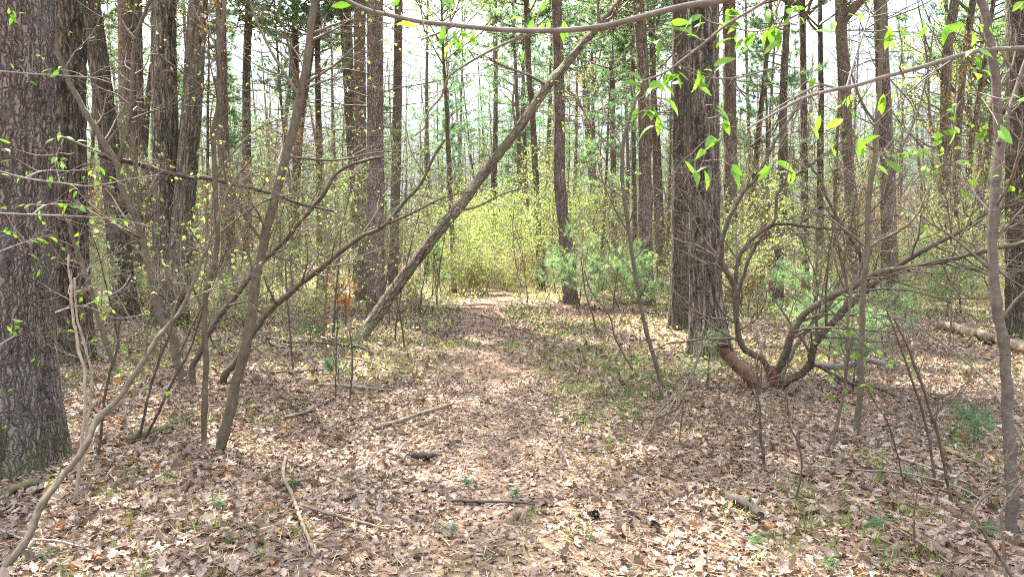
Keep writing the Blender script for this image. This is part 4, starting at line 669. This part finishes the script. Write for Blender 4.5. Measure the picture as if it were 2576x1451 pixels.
# ------------------------------------------------------------------ young white pines with soft needles
def young_pine(label, x, y, h, wide, nl=14, tn=12, depth=None, mat='needle_y', L=.10, tw=.0028, group=None):
    nl, tn, tw = (6, 7, .0018) if h < .6 else (nl, tn, tw); d = depth or gdepth(y); p = at(x, y, d); p[2] = gz(p[0], p[1]); mat = 'needle' if h < .6 and mat == 'needle_y' else mat; root = thing('young_pine', p, label, 'young pine', group)
    P = grow(p[None], np.array([[RNG.normal() * .05, RNG.normal() * .05, 1]]), h, 10, .03, (0, 0, .1)); R = taper(np.array([.010 + .008 * h]), 10, .2); mb = MB(); mb.tubes(P, R, 6); mb.build('trunk', M['sap'], root, p)
    w, lf = MB(), MB(); z = RNG.uniform(.15, 1, nl); q, _ = along(P, z[None]); q = q[0]; a = RNG.uniform(0, 6.283, nl); dd = np.stack([np.cos(a), np.sin(a), RNG.uniform(.1, .55, nl)], 1)
    A = grow(q, dd, wide * (1.15 - .8 * z) * RNG.uniform(.6, 1.1, nl), 7, .1, (0, 0, .06)); ra = taper(np.full(nl, .006), 7, .35); w.tubes(A, ra, 4); s, d2, r, t = spawn(A, ra, 6, .2, 1, .7, flat=.6); B = grow(s, d2, wide * .35 * RNG.uniform(.5, 1.2, len(s)), 4, .1, (0, 0, .08)); w.tubes(B, taper(r * .6, 4, .5), 3)
    for X, m in ((A, 3), (B, 3), (P, 6)):
        t = RNG.uniform(.35, 1, (len(X), m)); q, tg = along(X, t); tufts(lf, q.reshape(-1, 3), tg.reshape(-1, 3) + [0, 0, .25], tn, L, tw, .95)
    c = w.build('crown', M['twig'], root, p); lf.build('foliage', M[mat], c, p); return root
young_pine('soft bright young pine hiding the foot of the curved pine', 1452, 786, 1.9, 1.3, 26, 16, tw=.003, L=.13)
young_pine('broad young pine right of the curved pine foot', 1540, 790, 1.7, 1.4, 26, 16, tw=.003, L=.13)
young_pine('young pine in front of the sturdy reddish pine', 1612, 785, 1.3, .9, 18, 14, tw=.004, L=.12)
young_pine('small green pine right of the leaning tree at path end', 1088, 752, 1.7, .7, 14, 12, tw=.005, L=.13)
young_pine('pine seedling left of the reddish dead stem', 782, 872, .42, .42, 10, 12, L=.11)
young_pine('pine seedling at the foot of the main oak, front side', 1778, 985, .62, .34, 6, 6, L=.10, tw=.0018)
young_pine('young pine spreading behind the shrub limbs', 2085, 905, .95, .75, 18, 13, L=.12, tw=.003)
young_pine('low bright pine behind the broken grey limb', 2130, 925, .75, .65, 16, 13, L=.12, tw=.003)
young_pine('young pine right of the pale-green sapling behind the limbs', 2235, 870, .95, .75, 16, 13, L=.12, tw=.003)
young_pine('young pine between the shrub and the oak pair', 2010, 860, 1.3, .8, 16, 13, L=.12, tw=.003)
young_pine('soft pine left of the fallen log at far right', 2380, 800, 1.5, .9, 16, 13, L=.13, tw=.004)
young_pine('pine seedling in the bottom right leaves beside the mossy stick', 2450, 1130, .22, .34, 6, 7, L=.10, tw=.0018)
young_pine('young pine left of the twin-stemmed tree foot', 330, 800, 1.0, .8, 14, 12, L=.12, tw=.003)
young_pine('dim young pine behind the bent sapling at far left', 255, 770, 2.0, 1.0, 18, 12, L=.14, tw=.005)
young_pine('tiny pine seedling in the sticks left of the path', 850, 960, .25, .25, 7, 9, L=.09)
young_pine('wispy pine seedling below the pale-green sapling', 2145, 1000, .55, .35, 8, 10, L=.10)
young_pine('rusty dead young pine left of the big pine foot', 870, 822, .85, .55, 12, 9, mat='needle_dead', L=.10, tw=.003)
young_pine('young pine beyond the shrub by the grey trunk pair', 2300, 770, 2.2, 1.0, 18, 12, L=.14, tw=.005)
young_pine('tall young pine before the grey trunk pair', 2405, 745, 3.4, 1.5, 26, 12, L=.16, tw=.007)

# ------------------------------------------------------------------ the woods behind: each kind built once, then copied
FAR = np.array([0, -60.0, 0])
def proto_tree(kind, h, r, bark_m, leafm, name, cat, seed):
    SEED[0] += 1; g = np.random.default_rng(seed); P = grow(FAR[None], np.array([[g.normal() * .03, g.normal() * .03, 1]]), h, 14, .022, (0, 0, .03), g); R = taper(np.array([r]), 14, .18, .9); path, rad = resample(P[0], 60, R[0])
    root = thing(name, FAR, 'x', cat, 'x'); trunk_mesh(path, rad, 16, .006, 12, .3, seed, .25).build('trunk', M[bark_m], root, FAR); w, lf = MB(), MB()
    if kind == 'pine': pine_crown(w, lf, path, rad, h * .34, h, 2.6, 56, 14, .20, .008, 8, 3, 22, 1.5)
    elif kind == 'thin_pine': pine_crown(w, lf, path, rad, h * .20, h, 1.7, 64, 15, .19, .008, 6, 3, 14, 1.0)
    else: wood_crown(w, lf, path, rad, h * (.22 if kind == 'wood' else .12), 22, h * .22, 5, 5, .07, 2, frac=.9)
    c = w.build('crown', M['twig'], root, FAR); lf.build('foliage', M[leafm], c, FAR); return root
PT = {'pine': [proto_tree('pine', h, r, b, 'needle_far', 'pine_tree', 'tree', 300 + i) for i, (h, r, b) in enumerate(((21, .17, 'pine'), (18, .13, 'red'), (23, .2, 'pine')))], 'thin_pine': [proto_tree('thin_pine', 13, .085, 'pine', 'needle_far', 'pine_tree', 'tree', 320)],
      'wood': [proto_tree('wood', h, r, b, lm, 'tree', 'tree', 340 + i) for i, (h, r, b, lm) in enumerate(((18, .13, 'red', 'speck'), (15, .09, 'mossy', 'amber'), (20, .16, 'oak', 'speck')))], 'pole': [proto_tree('pole', h, r, b, lm, 'tree', 'tree', 360 + i) for i, (h, r, b, lm) in enumerate(((9, .05, 'mossy', 'amber'), (11, .06, 'red', 'speck')))]}
used = set()
def put(root, loc, rz, sc, label, group):
    if root.name in used: return copy_tree(root, loc, rz, sc, label, group)
    used.add(root.name); root.location = loc; root.rotation_euler = (0, 0, rz); root.scale = (sc,) * 3; root['label'] = label; root['group'] = group; return root
NAMES = {'pine': 'tall pine in the far woods', 'thin_pine': 'slim needled pine in the far woods', 'wood': 'bare budding broadleaf tree in the far woods', 'pole': 'pole-thin young tree in the far woods'}
def side_of(x, y): return 'left of the path' if x < path_x(min(y, 22)) - y * .12 else 'right of the main oak' if x / y > .30 else 'beyond the path end'
placed = []
G = np.random.default_rng(42)
def free(x, y, md): return all((x - a) ** 2 + (y - b) ** 2 > md * md for a, b in placed)
n_ = 0
while n_ < 172:
    y = 21 + 46 * G.uniform() ** .9; f = G.uniform(-.82, .95); f = f if f < .82 else G.uniform(.25, .75); x = f * y
    if not free(x, y, 1.5) or (abs(f + .02) < .05 and y < 27): continue
    tt = np.clip((y - 26) / 10, 0, 1); ax = -3.6 - 4.6 * tt
    if 22 < y < 40 and abs(x - ax) < 4.0: continue        # the gap that lets the sun onto the clearing
    placed.append((x, y)); k = G.choice(['pine', 'thin_pine', 'wood', 'pole'], p=[.34, .28, .20, .18] if f < .22 else [.12, .18, .42, .28])
    pr = PT[k]; lab = f'{NAMES[k]} {side_of(x, y)}'; put(pr[G.integers(len(pr))], (x, y, gz(x, y) - .05), G.uniform(0, 6.28), G.uniform(.8, 1.15), lab, lab.replace('tree in', 'trees in').replace('pine in', 'pines in')); n_ += 1
def proto_sapling(name, h, r, bark_m, leafm, ls, frac, seed, lean=.12, n1=18, l1=.40, stems=1):
    g = np.random.default_rng(seed); root = thing(name, FAR, 'x', 'sapling' if stems == 1 else 'shrub', 'x'); w, lf = MB(), MB()
    for s_ in range(stems):
        P = grow(FAR[None], np.array([[g.normal() * lean, g.normal() * lean, 1]]), h * g.uniform(.7, 1.05), 16, .06, (0, 0, .03), g); R = taper(np.array([r]), 16, .2); mb = MB(); mb.tubes(P, R, 6); mb.build('stem', M[bark_m], root, FAR)
        last = twiggery(w, P, R, n1, h * l1, 7, h * .13, .2, 1, .85, n3=3, len3=h * .06, rmin=.0022, wander=.10)
        if leafm: sprinkle(lf, last, 6, ls, frac=frac, t0=.66)
    c = w.build('crown', M['twig' if bark_m == 'dark' else 'tanstem'], root, FAR)
    if lf.n: lf.build('foliage', M[leafm], c, FAR)
    return root
SP = {'yellow-green budding sapling': [proto_sapling('budding_sapling', 3.6, .016, 'sap', 'speck', .036, 1.0, 401), proto_sapling('budding_sapling', 5.2, .024, 'sap', 'speck', .036, 1.0, 402)], 'orange-budding maple sapling': [proto_sapling('maple_sapling', 5.0, .022, 'sap', 'maple', .04, .8, 403)],
      'bare dark sapling': [proto_sapling('bare_sapling', 4.2, .02, 'dark', None, .05, 0, 404), proto_sapling('bare_sapling', 2.6, .012, 'dark', 'speck', .04, .15, 405, .25)], 'tan brushy shrub': [proto_sapling('brush_shrub', 1.7, .009, 'tanstem', 'speck', .032, .25, 406, .4, 16, .4, 7), proto_sapling('brush_shrub', 1.2, .007, 'tanstem', 'amber', .032, .2, 407, .5, 14, .45, 7)]}
def fill(n, kind, d0, d1, f0, f1, md, where, smin=.75, smax=1.25):
    k_ = 0; tries = 0
    while k_ < n and tries < 4000:
        tries += 1; y = d0 + (d1 - d0) * G.uniform(); f = G.uniform(f0, f1); x = f * y
        if not free(x, y, md) or (y < 23.5 and abs(x - path_x(min(y, 22))) < 1.0) or (y < 18.5 and .04 < x / y < .23): continue
        placed.append((x, y)); pr = SP[kind]; lab = f'{kind} {where}'; put(pr[G.integers(len(pr))], (x, y, gz(x, y) - .03), G.uniform(0, 6.28), G.uniform(smin, smax), lab, lab.replace('sapling', 'saplings').replace('shrub', 'shrubs')); k_ += 1
fill(40, 'yellow-green budding sapling', 14, 40, -.8, -.12, .6, 'in the left woods')
fill(46, 'yellow-green budding sapling', 25, 44, -.12, .14, .6, 'at the end of the path', .9, 1.5)
fill(32, 'yellow-green budding sapling', 13, 38, .16, .8, .6, 'in the right woods')
fill(9, 'orange-budding maple sapling', 14, 30, -.75, -.28, .6, 'in the left woods', .9, 1.4)
fill(8, 'orange-budding maple sapling', 14, 34, .1, .6, .6, 'right of the path')
fill(36, 'bare dark sapling', 10, 34, -.8, -.10, .5, 'in the left woods')
fill(34, 'bare dark sapling', 11, 34, .14, .8, .5, 'in the right woods')
fill(34, 'tan brushy shrub', 13, 38, -.8, -.07, .6, 'in the left undergrowth')
fill(20, 'tan brushy shrub', 24.5, 40, -.10, .16, .6, 'at the end of the path')
fill(40, 'tan brushy shrub', 12, 38, .15, .8, .6, 'in the right undergrowth')

fill(12, 'tan brushy shrub', 24.5, 31, -.09, .03, .45, 'at the end of the path')
fill(8, 'yellow-green budding sapling', 26, 33, -.10, .02, .5, 'at the end of the path', .7, 1.1)
fill(26, 'bare dark sapling', 11, 22, -.22, .16, .4, 'on the verges of the path', .6, 1.0)

# ------------------------------------------------------------------ the distant wood that reads as one mass
mb = MB(); g = np.random.default_rng(9); n = 640; y = g.uniform(60, 118, n); x = g.uniform(-.95, .95, n) * y; h = g.uniform(13, 24, n); st = np.stack([x, y, gz(x, y) - .1], 1)
P = grow(st, np.stack([g.normal(size=n) * .04, g.normal(size=n) * .04, np.ones(n)], 1), h, 8, .03, (0, 0, .02), g); R = taper(g.uniform(.07, .2, n), 8, .2); mb.tubes(P, R, 5, mi=0)
s, d, r, t = spawn(P, R, 14, .12, .98, .85, g); A = grow(s, d, 2.6 * g.uniform(.4, 1.2, len(s)), 4, .12, (0, 0, .05), g); ra = taper(np.maximum(r * .35, .012), 4, .3); mb.tubes(A, ra, 3, mi=1)
s, d, r, t = spawn(A, ra, 4, .2, 1, .8, g); B = grow(s, d, 1.1 * g.uniform(.4, 1.2, len(s)), 3, .15, (0, 0, .03), g); mb.tubes(B, taper(np.full(len(s), .008), 3, .5), 3, mi=1)
pine = np.repeat(g.uniform(size=n) < .38, 14 * 4)
q, tg = along(B[pine], g.uniform(.2, 1, (pine.sum(), 2))); tufts(mb, q.reshape(-1, 3), tg.reshape(-1, 3) + [0, 0, .3], 6, .34, .035, 1.1, mi=2)
sprinkle(mb, B[~pine], 1, .13, mi=3, frac=.5)
n = 2000; y = 40 + 54 * g.uniform(size=n); x = g.uniform(-.95, .95, n) * y; P = grow(np.stack([x, y, gz(x, y)], 1), np.stack([g.normal(size=n) * .15, g.normal(size=n) * .15, np.ones(n)], 1), g.uniform(1.2, 6.0, n), 5, .07, (0, 0, .03), g); R = taper(np.full(n, .016), 5, .4); mb.tubes(P, R, 3, mi=4)
s, d, r, t = spawn(P, R, 9, .15, 1, .8, g); A = grow(s, d, g.uniform(.3, 1.0, len(s)), 3, .15, (0, 0, .04), g); mb.tubes(A, taper(np.full(len(s), .009), 3, .5), 3, mi=4); sprinkle(mb, A, 1, .10, mi=3, frac=.45)
tag(mb.build('far_woods', [M['pine'], M['tanstem'], M['needle_far'], M['speck'], M['tanstem']], smooth=False), kind='stuff')
